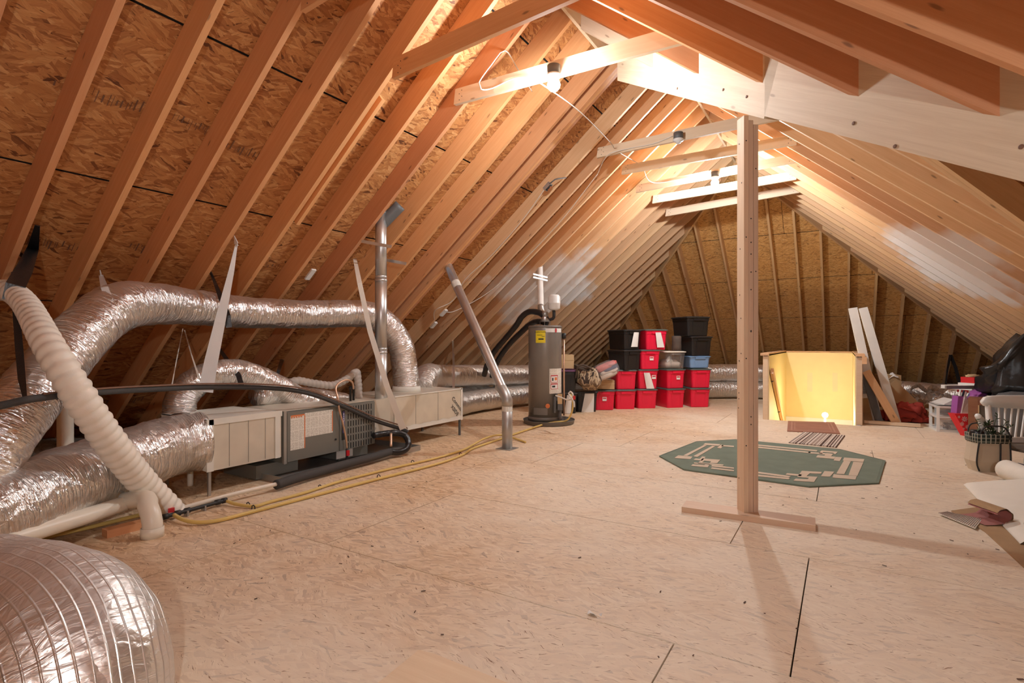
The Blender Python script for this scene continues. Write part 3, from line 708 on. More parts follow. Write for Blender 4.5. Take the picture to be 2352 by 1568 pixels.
# ------------------------------------------------------------ flue pipes
def band(g, c, r, ax=None): g.lathe([(r, -.012), (r * 1.05, -.010), (r * 1.05, .010), (r, .012)], c, 24, ax, False)
fx, fy = -4.5, 4.525
o = thing('flue_pipe', 'tall vertical galvanised flue pipe rising from the furnace to the rafters', 'pipe', (fx, fy, .25))
for z0, z1, r in ((.52, 1.16, .068), (1.15, 1.98, .067), (1.97, 2.75, .064)):
    g = G(); g.lathe([(r, z0), (r, z1)], (fx, fy, 0), 28); band(g, V((fx, fy, z1 - .03)), r); band(g, V((fx, fy, z0 + .02)), r); part('pipe_length', g, M['galv'], o, True)
g = G(); g.tube([(fx, fy, .53), (fx, fy, .40), (fx + .0, fy - .06, .31), (fx + .0, fy - .14, .29), (fx, fy - .26, .29)], .06, 20); part('elbow', g, M['galv_dull'], o, True)
for z, dy in ((2.36, -.05), (2.20, .05)):
    c = V((fx, fy + dy * 1.6, z)); g = G(); g.bar(c + V((-.12, -.10 if dy < 0 else .05, .02)), c + V((.20, .04 if dy < 0 else .12, -.05)), .004, .034); part('bracket', g, M['galv'], o)
g = G(); p = onL(893, 500, -.05); g.tube([p + V((-.10, -.05, -.10)), p + V((.12, .06, .14))], .068, 20); solo('vent_collar', g, M['gauge'], 'short dark pipe collar through the roof above the flue', 'pipe', p, None, True)
o = thing('vent_pipe', 'galvanised vent pipe standing on the floor then slanting up to the rafters', 'pipe', (-3.365, 5.424, 0))
g = G(); g.lathe([(.062, 0), (.062, .50)], (-3.365, 5.424, 0), 26); part('lower_pipe', g, M['galv_dull'], o, True)
q0 = V((-3.365, 5.424, .50)); q1 = onL(1026, 603, -.10)
g = G(); g.tube([q0, q0 + V((0, 0, .07)), q0 + V((-.035, .018, .13)), q0.lerp(q1, .10) + V((0, 0, .04))], .064, 22); part('elbow', g, M['galv_dull'], o, True)
s = q0 + V((-.035, .018, .11)); g = G(); g.tube([s, q1], .060, 22); part('slanted_pipe', g, M['galv'], o, True)
g = G(); g.box((-3.365, 5.424, .003), (.20, .20, .006)); part('floor_flange', g, M['galv_dull'], o)
g = G(); d_ = (q1 - s).normalized(); axv = (d_.cross(AXZ).normalized(), d_.cross(d_.cross(AXZ)).normalized(), d_)
g.lathe([(.0625, -.06), (.0625, .06)], s.lerp(q1, .80), 20, axv, False); part('foil_tape', g, M['mastic'], o, True); g = G(); g.lathe([(.0625, -.03), (.0625, .03)], q0 - V((0, 0, .03)), 20, None, False); part('foil_tape', g, M['mastic'], o, True)

# ------------------------------------------------------------ furnace and plenums
FX = -4.38
o = thing('return_plenum', 'beige duct-board box at the left end of the furnace on thin metal legs', 'plenum', (-4.7, 2.82, 0))
g = G(); g.box((-4.735, 2.815, .41), (.71, .67, .415)); part('box', g, M['board'], o)
g = G()
for (c, sz) in (((-4.378, 2.495, .41), (.012, .055, .42)), ((-4.378, 2.82, .60), (.012, .67, .05)), ((-4.735, 2.476, .60), (.70, .012, .045)), ((-4.407, 2.479, .395), (.062, .010, .385)), ((-4.735, 2.80, .6195), (.715, .66, .006)), ((-4.378, 3.11, .40), (.010, .05, .40))): g.box(c, sz)
part('mastic_tape', g, M['mastic'], o)
for y in (2.66, 2.83, 2.99): g = G(); g.box((-4.3785, y, .40), (.003, .004, .37)); part('joint', g, M['cab_lt'], o)
for x, y in ((-4.40, 2.50), (-5.05, 2.50)):
    g = G(); g.box((x, y, .10), (.022, .022, .21)); part('leg', g, M['galv_dull'], o)
g = G(); g.lathe([(.245, -.03), (.245, .045)], (-4.72, 2.46, .415), 32, (AXX, AXZ, -AXY)); part('duct_collar', g, M['galv_dull'], o, True)

o = thing('furnace', 'long grey horizontal gas furnace with a sticker panel and a louvred door', 'furnace', (-4.7, 3.74, 0))
g = G(); g.box((-4.70, 3.74, .375), (.62, 1.14, .47)); part('cabinet', g, M['cab'], o)
g = G(); g.box((-4.69, 3.74, .612), (.60, 1.13, .008)); part('top_sheet', g, M['board'], o)
g = G(); g.box((-4.383, 3.185, .372), (.03, .03, .485)); part('edge_strip', g, M['cab_lt'], o)
g = G(); g.box((-4.377, 3.505, .372), (.022, .60, .455)); dl = part('blank_door', g, M['cab'], o)
g = G(); g.box((-4.3645, 3.335, .385), (.003, .23, .32), (AXX, AXY, AXZ)); g2 = G()
def lab(name, y0, y1, z0, z1, mat, parent, x=-4.3645, rot=None):
    g = G(); g.poly([(x, y0, z0), (x, y1, z0), (x, y1, z1), (x, y0, z1)], [(y0, z0), (y1, z0), (y1, z1), (y0, z1)]); g.poly([(x - .001, y0, z0), (x - .001, y0, z1), (x - .001, y1, z1), (x - .001, y1, z0)]); return part(name, g, mat, parent)
lab('warning_sheet', 3.235, 3.395, .245, .565, M['print'], dl); lab('warning_sheet', 3.395, 3.725, .345, .575, M['print'], dl, -4.3647)
for c_, z_ in ((3.392, (.40, .31)), (3.720, (.46, .20))): g = G(); g.box((-4.3640, c_, z_[0]), (.002, .009, z_[1])); part('sticker_border', g, M['orange'], dl)
g = G(); g.box((-4.3640, 3.315, .562), (.002, .15, .012))
for k in range(5): g.box((-4.3635, 3.25 + .026 * k, .548), (.002, .012, .012))
part('sticker_border', g, M['orange'], dl)
g = G(); g.lathe([(0, 0), (.010, 0), (.010, .008), (0, .008)], (-4.366, 3.76, .27), 12, (AXY, AXZ, AXX)); part('door_knob', g, M['ink'], dl)
g = G(); g.box((-4.378, 4.055, .372), (.022, .485, .455)); dr = part('louvred_door', g, M['cab'], o)
g = G()
for i in range(10):
    for j in range(6): g.box((-4.3665, 3.92 + .0355 * i + .004, .18 + .075 * j), (.003, .010, .056))
part('louvre', g, M['dark'], dr)['kind'] = 'stuff'
g = G(); g.box((-4.3662, 3.860, .40), (.004, .036, .30)); part('name_plate', g, M['ink'], dr)
g = G(); g.box((-4.3635, 3.862, .43), (.003, .022, .22)); part('name_plate_strip', g, plain('plate_violet', (.10, .09, .28), .4), dr)
g = G(); rnd = random.Random(2); z = .335
while z < .525:
    h = rnd.uniform(.008, .016); g.box((-4.3612, 3.862 + rnd.uniform(-.002, .002), z), (.002, .010, h * .8)); z += h + .004
part('plate_lettering', g, M['white'], dr)
g = G(); g.bar((-4.42, 4.32, .135), (-4.42, 4.32, .61), .03, .012, (0, 1, 0)); part('corner_post', g, M['cab_lt'], o)
for y, wdt in ((3.10, .44), (4.02, .40)):
    g = G(); g.box((-4.75, y + .1, .075), (.5, wdt, .12)); part('support_block', g, M['cab'], o)
g = G(); g.box((-4.482, 3.98, .085), (.004, .22, .10)); part('data_sticker', g, M['paper'], o)
for k, (x, y) in enumerate(((805, 905), (812, 903))):
    p = atX(x, y, -4.52 - .03 * k); g = G(); g.lathe([(.013, .55), (.013, .74 - .01 * k), (.016, .74 - .01 * k), (.016, .775), (0, .775)], (p.x, p.y, 0), 12); part('pipe_stub', g, M['black'], o, True)

o = thing('supply_plenum', 'long beige sheet-metal box right of the furnace with white sealant edges', 'plenum', (-4.7, 5.12, 0))
g = G(); g.hexa([(-5.05, 4.34, .20), (-4.45, 4.34, .20), (-4.40, 4.62, .215), (-5.1, 4.62, .215), (-5.05, 4.34, .60), (-4.45, 4.34, .60), (-4.40, 4.62, .62), (-5.1, 4.62, .62)]); part('coil_case', g, M['board'], o)
g = G(); g.box((-4.74, 5.265, .42), (.72, 1.29, .415)); part('box', g, M['board'], o)
g = G(); n0 = 40; top = []; lo = []
for k in range(n0 + 1):
    y = 4.62 + 1.285 * k / n0; lo.append(V((-4.376, y, .212))); top.append(V((-4.376, y, .262 + .018 * noise.noise(V((y * 9, 0, 3))) + .012 * noise.noise(V((y * 31, 0, 3))))))
for k in range(n0): g.poly([lo[k], lo[k + 1], top[k + 1], top[k]]); g.poly([lo[k] - V((.004, 0, 0)), top[k] - V((.004, 0, 0)), top[k + 1] - V((.004, 0, 0)), lo[k + 1] - V((.004, 0, 0))])
g.box((-4.377, 5.895, .42), (.008, .035, .43)); g.box((-4.377, 5.26, .622), (.008, 1.29, .014)); g.box((-4.40, 5.912, .42), (.05, .008, .43)); part('sealant_edge', g, M['mastic'], o)
for y in (4.98, 5.40): g = G(); g.box((-4.3790, y, .44), (.003, .006, .36)); part('joint', g, M['cab_lt'], o)
for x, y in ((-4.40, 5.88), (-5.05, 5.88)):
    g = G(); g.box((x, y, .105), (.024, .024, .21)); part('leg', g, M['gauge'], o)
g = G(); g.lathe([(.185, -.02), (.175, .06)], (-4.756, 5.23, .63), 28); part('duct_collar', g, M['mastic'], o, True)
def text(name, s, size, loc, rot, mat, parent, label=None, th=.0006):
    cu = bpy.data.curves.new(name, 'FONT'); cu.body = s; cu.size = size; cu.align_x = 'CENTER'; cu.align_y = 'CENTER'; cu.extrude = th; cu.resolution_u = 3
    ob = bpy.data.objects.new(name, cu); COL.objects.link(ob); dg = bpy.context.evaluated_depsgraph_get()
    me = bpy.data.meshes.new_from_object(ob.evaluated_get(dg)); bpy.data.objects.remove(ob); me.materials.clear(); me.materials.append(mat)
    me.transform(Matrix.Translation(V(loc) - WL[parent.name]) @ rot.to_4x4()); return put(name, me, parent, label=label)
def frame(x, z):   # text plane with axes x (reading direction) and z (up)
    x = V(x).normalized(); y = V(z).normalized(); n = x.cross(y).normalized(); y = n.cross(x); return Matrix((x, y, n)).transposed()
text('handwriting', 'Common', .075, (-4.377, 5.80, .42), frame((0, .72, -.69), (0, .69, .72)), M['ink'], o)
text('handwriting', 'XSIDE', .075, (-4.377, 5.745, .345), frame((0, .72, -.69), (0, .69, .72)), M['ink'], o)
g = G()
for (c, sz) in (((-4.17, 3.93, .03), (.006, 1.78, .06)), ((-5.25, 3.93, .03), (.006, 1.78, .06)), ((-4.71, 3.04, .03), (1.08, .006, .06)), ((-4.71, 4.82, .03), (1.08, .006, .06)), ((-4.71, 3.93, .004), (1.08, 1.78, .006))): g.box(c, sz)
solo('drain_pan', g, M['galv_dull'], 'shallow galvanised drain pan under the furnace', 'pan', (-4.71, 3.93, 0))

# ------------------------------------------------------------ pipes and lines around the furnace
def pipe(name, label, pts, r, mat, cat='pipe', n=12, step=None, raw=False, loc=None):
    g = G(); g.tube(pts, r, n, True, step, raw=raw); return solo(name, g, M[mat], label, cat, loc or V(pts[0]), None, True)
LN = [(-60, 945, 2.9), (20, 927, 2.98), (100, 912, 3.12), (250, 899, 3.70), (390, 892, 4.25), (480, 889, 4.55), (600, 890, 4.85), (680, 897, 5.05), (740, 913, 5.3), (800, 938, 5.6), (860, 965, 5.9), (925, 986, 6.1), (936, 992, 6.13)]
lw = pipe('refrigerant_line', 'black insulated line sagging across the left side and down to the furnace end', [at(*p) for p in LN], .021, 'foam', 'pipe', 12)
pipe('control_wire', 'thin brown taped wire running on top of the black insulated line', [at(p[0], p[1] - 8, p[2] * .995) for p in LN[2:]], .007, 'brown', 'wire', 8)
g = G(); g.tube([at(858, 1000, 5.85), at(880, 996, 5.95), at(910, 994, 6.0), at(930, 1000, 6.05), at(938, 1015, 6.02), at(934, 1030, 5.97), at(915, 1038, 5.9), at(890, 1036, 5.82)], .034, 14, True, .012, lambda u, a, p: 1 + .10 * noise.noise(p * 40))
solo('taped_pipe_bend', g, M['tape'], 'black taped pipe loop at the furnace end above the drain pan', 'pipe', at(858, 1000, 5.85), None, True)
pipe('copper_riser', 'short pale copper riser between the black taped pipes', [at(898, 995, 5.95), at(898, 1025, 5.85)], .014, 'copper')
pipe('insulated_drain', 'thick black foam pipe lying on the floor along the furnace', [at(895, 1037, 5.84), at(860, 1048, 5.6), at(800, 1064, 5.3), at(730, 1084, 4.98), at(680, 1098, 4.75), at(634, 1113, 4.55)], .040, 'foam', n=16)
pipe('pvc_drain', 'thin white drain pipe on the floor from the black foam sleeve to the ribbed hose', [at(636, 1111, 4.56), at(530, 1136, 4.25), at(400, 1172, 3.95)], .017, 'pvc')
pipe('gas_tube', 'yellow gas tube curving from the red floor valve, nearer of two', [flo(400, 1182, .04), flo(418, 1192, .03), flo(450, 1199, .02), flo(500, 1195, .016), flo(590, 1172, .016), flo(700, 1143, .016), flo(850, 1104, .016), flo(1000, 1066, .016), flo(1060, 1045, .016), flo(1085, 1030, .016), flo(1130, 1014, .016), flo(1160, 1004, .016), flo(1215, 985, .02), flo(1250, 974, .03), flo(1275, 969, .06), atY(1300, 966, 7.35), atY(1312, 950, 7.36), atY(1316, 925, 7.36), atY(1310, 905, 7.4)], .0135, 'yellow', 'gas tube', 10)
pipe('gas_tube', 'yellow gas tube running behind the nearer one to the vent pipe', [flo(520, 1150, .03), flo(545, 1158, .02), flo(585, 1162, .016), flo(620, 1152, .016), flo(700, 1131, .016), flo(785, 1104, .016), flo(900, 1075, .016), flo(1000, 1052, .016), flo(1060, 1034, .02), flo(1085, 1022, .03), flo(1110, 1008, .06), flo(1140, 999, .06), flo(1165, 1001, .03), flo(1190, 1009, .016), flo(1207, 1015, .014)], .0125, 'yellow', 'gas tube', 10)
o = thing('gas_manifold', 'black iron gas pipe on the floor with a red valve handle beside the ribbed hose', 'gas pipe', flo(395, 1183))
g = G(); g.tube([flo(372, 1188, .035), flo(440, 1170, .035), flo(520, 1148, .035)], .014, 12)
for (x, y) in ((380, 1186), (408, 1178), (430, 1172), (500, 1153), (515, 1149)): g.lathe([(0, -.018), (.020, -.018), (.020, .018), (0, .018)], flo(x, y, .035), 10, (AXX, AXZ, AXY))
part('iron_pipe', g, M['black'], o, True)
g = G(); g.bar(flo(386, 1172, .06), flo(401, 1170, .06), .022, .03); part('valve_handle', g, M['red_valve'], o)
for (x, y) in ((428, 1178), (468, 1166)):
    g = G(); c = flo(x, y, .02); g.box(c, (.05, .012, .04)); part('pipe_clip', g, M['galv_dull'], o)
for (x, y, nr) in ((570, 1163, 'left end of the nearer tube'), (582, 1170, 'where both tubes start to run together'), (735, 1122, 'rear tube in front of the furnace'), (870, 1098, 'nearer tube under the black drain'), (948, 1064, 'rear tube right of the taped bend'), (1058, 1046, 'nearer tube just before the vent pipe')):
    c = flo(x, y, 0); g = G(); g.tube([c + V((-.02, 0, 0)), c + V((-.016, 0, .026)), c + V((0, 0, .033)), c + V((.016, 0, .026)), c + V((.02, 0, 0))], .004, 6); solo('tube_clip', g, M['ink'], 'black clip on the ' + nr, 'clip', c)
p = [atX(812, 893, -4.5), atX(809, 878, -4.48), atX(796, 872, -4.45), atX(778, 880, -4.42), atX(771, 893, -4.40), atX(776, 915, -4.345), atX(779, 940, -4.335), atX(788, 975, -4.335), atX(795, 1010, -4.335), atX(797, 1030, -4.33)]
o = thing('gas_connector', 'pale flexible gas connector looping over the furnace to a red valve', 'gas pipe', p[-1])
g = G(); g.tube(p, .010, 10); part('flexible_tube', g, M['copper'], o, True)
g = G(); g.tube([p[-1], atX(797, 1062, -4.33)], .014, 10); part('valve_body', g, M['black'], o, True)
g = G(); g.box(atX(799, 1040, -4.305), (.012, .035, .055)); part('valve_handle', g, M['red_valve'], o)
g = G(); g.tube([atX(797, 1060, -4.33), atX(793, 1085, -4.30), atX(780, 1096, -4.28), atX(762, 1094, -4.30), atX(750, 1090, -4.33)], .015, 10); part('yellow_end', g, M['yellow'], o, True)
b0 = flo(350, 1232)
o = thing('pvc_vent', 'white plastic drain pipe on the floor ending in a big elbow near the left edge', 'pipe', b0)
e = [b0, b0 + V((0, 0, .09)), b0 + V((-.02, .0, .14)), b0 + V((-.08, .01, .18)), b0 + V((-.16, .04, .205)), at(298, 1148, 3.72), at(283, 1150, 3.72)]
g = G(); g.tube(e, .058, 18); band(g, b0 + V((0, 0, .05)), .062); part('elbow', g, M['pvc'], o, True)
g = G(); g.lathe([(.066, 0), (.066, .055), (.06, .06)], b0, 20); part('hub', g, M['pvc'], o, True)
g = G(); g.tube([at(285, 1156, 3.70), at(200, 1184, 3.4), at(100, 1214, 3.12), at(10, 1242, 2.9)], .050, 18); part('straight_pipe', g, M['pvc'], o, True)
pipe('gas_tube', 'yellow gas tube lying along the white drain pipe at the left edge', [flo(10, 1262, .03), flo(100, 1235, .03), flo(220, 1207, .03), flo(330, 1180, .03)], .014, 'yellow', 'gas tube', 10)
g = G(); g.bar(flo(240, 1225, .025), flo(338, 1200, .025), .075, .05); solo('wood_block', g, M['rafter'], 'short wood block lying beside the white elbow', 'block', flo(240, 1225))
pipe('pvc_riser', 'upright white plastic pipe standing in the insulation at the left', [at(150, 1045, 4.35), at(150, 912, 4.35)], .055, 'pvc', n=18)
pipe('pvc_stub', 'small white plastic pipe stub under the left plenum', [flo(437, 1115), flo(437, 1115) + V((0, 0, .13))], .024, 'pvc')
# loose insulation over the eave
g = G()
def ins(a, b):
    x = -5.55 - a * 2.1; y = -2 + b * 20
    return (x, y, -.03 + .20 * min(1, a * 3) + .10 * noise.noise(V((x * 1.7, y * 1.7, 0))) + .05 * noise.noise(V((x * 6, y * 6, 2))))
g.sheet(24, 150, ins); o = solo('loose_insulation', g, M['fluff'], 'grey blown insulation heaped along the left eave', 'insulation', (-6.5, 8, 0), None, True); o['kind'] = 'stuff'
g = G()
def ins2(a, b):
    x = -5.5 + b * 9.6; y = 14.6 + a * 2.2
    return (x, y, -.06 + .30 * a * a + .08 * noise.noise(V((x * 1.7, y * 1.7, 5))) + .05 * noise.noise(V((x * 6, y * 6, 2))))
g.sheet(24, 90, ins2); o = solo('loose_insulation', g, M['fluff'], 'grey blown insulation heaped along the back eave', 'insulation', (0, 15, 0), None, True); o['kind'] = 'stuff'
# ------------------------------------------------------------ water heater
hc = V((-3.93, 7.44, 0)); cd = V((.467, -.885, 0)).normalized(); cr = V((.885, .467, 0))
def hp_(s, z, r=.258):
    a = math.asin(max(-1, min(1, s))); return hc + (cd * math.cos(a) + cr * math.sin(a)) * r + V((0, 0, z))
o = thing('water_heater', 'tall grey tank water heater with a yellow sticker standing in a round pan', 'water heater', hc)
g = G(); g.lathe([(.255, .10), (.255, 1.46), (.250, 1.475)], hc, 48); part('tank', g, M['heater'], o, True)
g = G(); g.lathe([(.262, .055), (.262, .11), (.255, .115)], hc, 40); part('base_ring', g, M['heater_dk'], o, True)
g = G(); g.lathe([(.258, 1.465), (.26, 1.485), (.24, 1.50), (0, 1.505)], hc, 40); part('top_cap', g, M['heater_dk'], o, True)
def patch(name, s0, s1, z0, z1, mat, r=.2575, n=8, label=None):
    g = G(); g.sheet(n, 1, lambda a, b: hp_(s0 + (s1 - s0) * a, z0 + (z1 - z0) * b, r)); return part(name, g, mat, o, label=label)
hz = lambda y: 1.25 - (y - 785) / 1251 * 8.2
hs = lambda x: (x - 1252) / 39.0
patch('energy_label', hs(1231), hs(1253), hz(787), hz(759), M['yel_lab'])
patch('brand_strip', hs(1253), hs(1289), hz(763), hz(754), M['paper'])
patch('warning_label', hs(1262), hs(1289.5), hz(903), hz(846), M['print'])
patch('warning_box', hs(1265), hs(1281), hz(878), hz(861), M['red_ink'], .2583); patch('warning_picture', hs(1266), hs(1280), hz(877), hz(863.5), M['paper'], .2588)
patch('warning_box', hs(1265), hs(1281), hz(893), hz(880), M['red_ink'], .2583); patch('warning_picture', hs(1266), hs(1280), hz(892), hz(882.5), M['paper'], .2588)
patch('pictogram', hs(1268), hs(1271), hz(874), hz(867), M['ink'], .2592); patch('pictogram', hs(1274), hs(1279), hz(873), hz(866), M['orange'], .2592); patch('pictogram', hs(1268), hs(1275), hz(889), hz(885), M['ink'], .2592)
patch('burner_window_cover', hs(1226), hs(1258), hz(952), hz(936), M['heater_dk'])
def htext(s, size, x, y, mat):
    p = hp_(hs(x), hz(y), .2592); n = (p - hc); n.z = 0; n.normalize(); text('lettering', s, size, p, frame(AXZ.cross(n), AXZ), mat, o)
htext('ENERGYGUIDE', .026, 1242, 762.5, M['ink'])
for (a, b, c, d) in ((1234, 1246, 770, 769), (1244, 1251, 773, 772), (1237, 1249, 780, 777)): patch('label_print', hs(a), hs(b), hz(c), hz(d), M['ink'], .2583)
g = G(); p = hp_(hs(1276.5), hz(758.5), .2600); n = (p - hc); n.z = 0; n.normalize(); g.lathe([(0, 0), (.024, 0), (.024, .002), (0, .002)], p, 20, (AXZ.cross(n) * .75, AXZ * 1.45, n)); part('logo_oval', g, M['red_ink'], o)
htext('Rheem', .020, 1276.5, 758.5, M['paper'])
g = G(); p = hp_(hs(1258), hz(931), .258); n = (p - hc); n.z = 0; n.normalize(); g.lathe([(0, 0), (.034, 0), (.034, .006), (0, .008)], p, 20, (AXZ.cross(n), AXZ, n)); part('round_sticker', g, M['orange'], o)
g = G(); c = hp_(hs(1281), .30, .30); g.box(c, (.07, .10, .14), (cr, cd, AXZ)); g.box(hp_(hs(1279), .42, .28), (.05, .05, .10), (cr, cd, AXZ)); g.lathe([(.02, -.14), (.02, .1)], hp_(hs(1272), .33, .285), 10); g.lathe([(.022, 0), (.022, .20)], hp_(hs(1282), .08, .29), 12); part('gas_control', g, M['gauge'], o)
g = G(); c = hp_(hs(1277), .40, .345); g.box(c, (.07, .004, .15), (cr, cd, AXZ)); part('instruction_tag', g, M['card_lt'], o)
g = G(); q = hp_(1.0, 0, .285) + cr * .005; g.lathe([(.014, .12), (.014, 1.33)], q, 12); part('relief_tube', g, M['copper'], o, True)
g = G(); g.lathe([(0, 1.30), (.032, 1.30), (.032, 1.385), (0, 1.385)], q, 12); g.bar(q + V((0, 0, 1.345)), q + V((0, 0, 1.345)) - cr * .06, .03, .03); part('relief_valve', g, M['black'], o, True)
o2 = thing('drain_pan', 'round grey plastic pan under the water heater', 'pan', hc + cr * .06)
g = G(); g.lathe([(0, 0), (.372, 0), (.385, .012), (.392, .062), (.398, .066), (.398, .058), (.380, .050), (.372, .012), (0, .010)], hc + cr * .06, 48); part('tray', g, M['heater_dk'], o2, True)
o = thing('vent_connector', 'white and grey vent pipe from the water heater up to the rafters', 'pipe', hc + V((0, 0, 1.5)))
g = G(); g.lathe([(.085, 1.56), (.05, 1.63), (.048, 1.66)], hc, 20)
for k in range(4):
    a = k * math.pi / 2 + .4; c = hc + V((math.cos(a) * .075, math.sin(a) * .075, 0)); g.bar(c + V((0, 0, 1.49)), c + V((0, 0, 1.57)), .012, .004)
part('draft_hood', g, M['galv'], o, True)
g = G(); b_ = at(1243, 712, 8.50); g.tube([hc + V((0, 0, 1.64)), hc + V((0, 0, 1.69)), at(1247, 722, 8.45), b_, at(1242, 702, 8.55)], .050, 18); part('elbow', g, M['galv_dull'], o, True)
g = G(); e_ = at(1240, 603, 9.75); g.tube([at(1242, 706, 8.53), e_], .050, 18); part('vent_length', g, M['plastic_white'], o, True)
for yy, F in ((634, 9.25), (641, 9.2)):
    c = at(1240, yy, F); g = G(); g.bar(c - cr * .11 + V((0, 0, .03)) + cd * .055, c + cr * .13 - V((0, 0, .03)) + cd * .055, .006, .028); part('bracket', g, M['galv'], o)
o = thing('expansion_tank', 'small white expansion tank on a black pipe above the water heater', 'tank', at(1272, 712, 8.35))
c = at(1272.5, 694, 8.35); g = G(); g.lathe([(0, -.125), (.06, -.12), (.092, -.095), (.094, -.02), (.0955, -.018), (.0955, -.010), (.094, -.008), (.093, .085), (.07, .115), (0, .122)], c, 28); part('vessel', g, M['plastic_white'], o, True)
g = G(); g.tube([at(1272, 711, 8.35), at(1272, 728, 8.35), at(1266, 733, 8.37), at(1254, 734, 8.4)], .024, 12); part('pipe', g, M['black'], o, True)
tw = lambda u, a, p: 1 + .08 * noise.noise(p * 30)
for nm, lb, pts in (('insulated_pipe', 'black wrapped water pipe arching from the heater top down to the ducts', [(1258, 740, 8.40), (1252, 728, 8.40), (1238, 718, 8.45), (1215, 716, 8.55), (1198, 728, 8.65), (1185, 748, 8.75), (1160, 778, 8.95), (1135, 808, 9.15), (1118, 840, 9.3), (1112, 862, 9.4)]), ('insulated_pipe', 'lower black wrapped water pipe behind the arching one', [(1256, 742, 8.43), (1240, 738, 8.55), (1222, 742, 8.7), (1200, 760, 8.85), (1172, 788, 9.05), (1148, 820, 9.25), (1134, 850, 9.4), (1130, 866, 9.45)])):
    g = G(); g.tube([at(*p) for p in pts], .046, 14, True, .02, tw); solo(nm, g, M['tape'], lb, 'pipe', at(*pts[0]), None, True)
o = thing('gas_connector', 'pale flexible gas connector curling beside the water heater with a red valve', 'gas pipe', at(1300, 918, 7.9))
g = G(); g.tube([at(1276, 908, 7.85), at(1290, 913, 7.8), at(1303, 918, 7.7), at(1314, 916, 7.6), at(1316, 906, 7.55), at(1310, 899, 7.6), at(1306, 903, 7.62), at(1311, 912, 7.58), at(1318, 922, 7.52), at(1319, 935, 7.5)], .011, 10); part('flexible_tube', g, M['wire'], o, True)
g = G(); g.box(at(1319, 913, 7.52), (.02, .03, .05)); part('valve_handle', g, M['red_valve'], o)

# ------------------------------------------------------------ storage totes
def rrect(wd, dp, z, c=.05, n=3):
    pts = []
    for (sx, sy, a0) in ((1, 1, 0), (-1, 1, 90), (-1, -1, 180), (1, -1, 270)):
        for k in range(n + 1):
            a = R(a0 + 90 * k / n); pts.append(V((sx * (wd / 2 - c) + math.cos(a) * c, sy * (dp / 2 - c) + math.sin(a) * c, z)))
    return pts
TM = {}
def tote_mesh(wd, dp, h, col):
    key = ('b', wd, dp, h, col)
    if key not in TM:
        g = G(); g.ring_surf([rrect(wd * .84, dp * .86, 0, .035), rrect(wd * .86, dp * .88, .012, .04), rrect(wd * .93, dp * .94, h * .76, .045), rrect(wd * .955, dp * .96, h * .765, .045), rrect(wd * .965, dp * .97, h * .90, .045), rrect(wd * .99, dp * .99, h * .905, .045), rrect(wd, dp, h * .94, .045)])
        ys = -dp / 2
        for s in (-1, 1):   # raised ribs on the front and the side walls
            g.hexa([(s * wd * .20 - .006, ys * .885, .03), (s * wd * .20 + .006, ys * .885, .03), (s * wd * .20 + .006, ys * .86, .03), (s * wd * .20 - .006, ys * .86, .03), (s * wd * .26 - .006, ys * .962, h * .74), (s * wd * .26 + .006, ys * .962, h * .74), (s * wd * .26 + .006, ys * .90, h * .74), (s * wd * .26 - .006, ys * .90, h * .74)])
        g.box((0, ys * .985, h * .84), (wd * .46, .024, h * .10)); TM[key] = mesh('tote_body', g, M[col], False)
    return TM[key]
def lid_mesh(wd, dp, h, col):
    key = ('l', wd, dp, h, col)
    if key not in TM:
        g = G(); g.ring_surf([rrect(wd * 1.02, dp * 1.015, h * .925, .05), rrect(wd * 1.05, dp * 1.035, h * .93, .05), rrect(wd * 1.05, dp * 1.035, h * .965, .05), rrect(wd * 1.02, dp * 1.015, h * .985, .05), rrect(wd * .93, dp * .94, h * .985, .05), rrect(wd * .90, dp * .92, h, .05)]); TM[key] = mesh('tote_lid', g, M[col], False)
    return TM[key]
def tote(label, px, py, F, rot, wd, dp, h, col, lid, sticker=None, paper=None, group=None, contents=None):
    """px, py = pixel of the middle of the front bottom edge, F = its distance along the view axis, rot = turn in degrees"""
    f = at(px, py, F); a = R(rot); n = V((math.sin(a), -math.cos(a), 0)); c = f - n * (dp * .43)
    o = thing('storage_tote', label, 'tote', c, a, group)
    put('body', tote_mesh(wd, dp, h, col), o)
    put('lid', lid_mesh(wd, dp, h, lid), o)
    ys = -dp * .5 * .93 - .006
    if sticker is not None:
        sx, sz = sticker; g = G(); g.box((wd * sx, ys, h * sz), (.075, .006, .07)); lo_ = put('label', mesh('label', g, M['paper']), o)
        g = G(); g.box((wd * sx, ys - .004, h * sz + .014), (.06, .003, .022)); put('label_header', mesh('label_header', g, M['red_ink']), lo_)
    if paper is not None:
        sx, sz, pw, ph, tl = paper; g = G()
        def fn(u, v):
            x = (u - .5) * pw * (.75 + .25 * (1 - v)); z = (v - .5) * ph
            return (wd * sx + x + tl * z, ys - .012 - .018 * math.sin(u * 3.1) - .012 * v, h * sz + z)
        g.sheet(6, 6, fn); put('paper_sheet', mesh('paper_sheet', g, M['paper'], True), o)
    return o
GR, GB = 'red totes stacked by the hip end', 'black totes stacked by the hip end'
FW, FD, FH = .40, .56, .366
row = [('leftmost', 1388, 941, 9.98), ('second', 1437, 939.5, 10.14), ('third', 1486, 937.5, 10.25), ('fourth', 1552, 936, 10.35), ('fifth', 1608, 934.5, 10.44)]
RT = [31, 34, 36, 47, 35]
for k, (nm, x, y, F) in enumerate(row):
    lb = ['red tote on the floor under the cardboard box and quilt bag', 'plain red tote on the floor under a red tote that carries two black ones', 'red tote on the floor under the red tote with a curled paper sheet', 'red tote on the floor, second from the right end of the stacks', 'red tote on the floor at the right end of the stacks'][k]
    tote(lb, x, y, F, RT[k], FW, FD, FH, 'tote_red', 'lid_green', (.0, .55) if k == 0 else None, None, GR)
H1 = .370
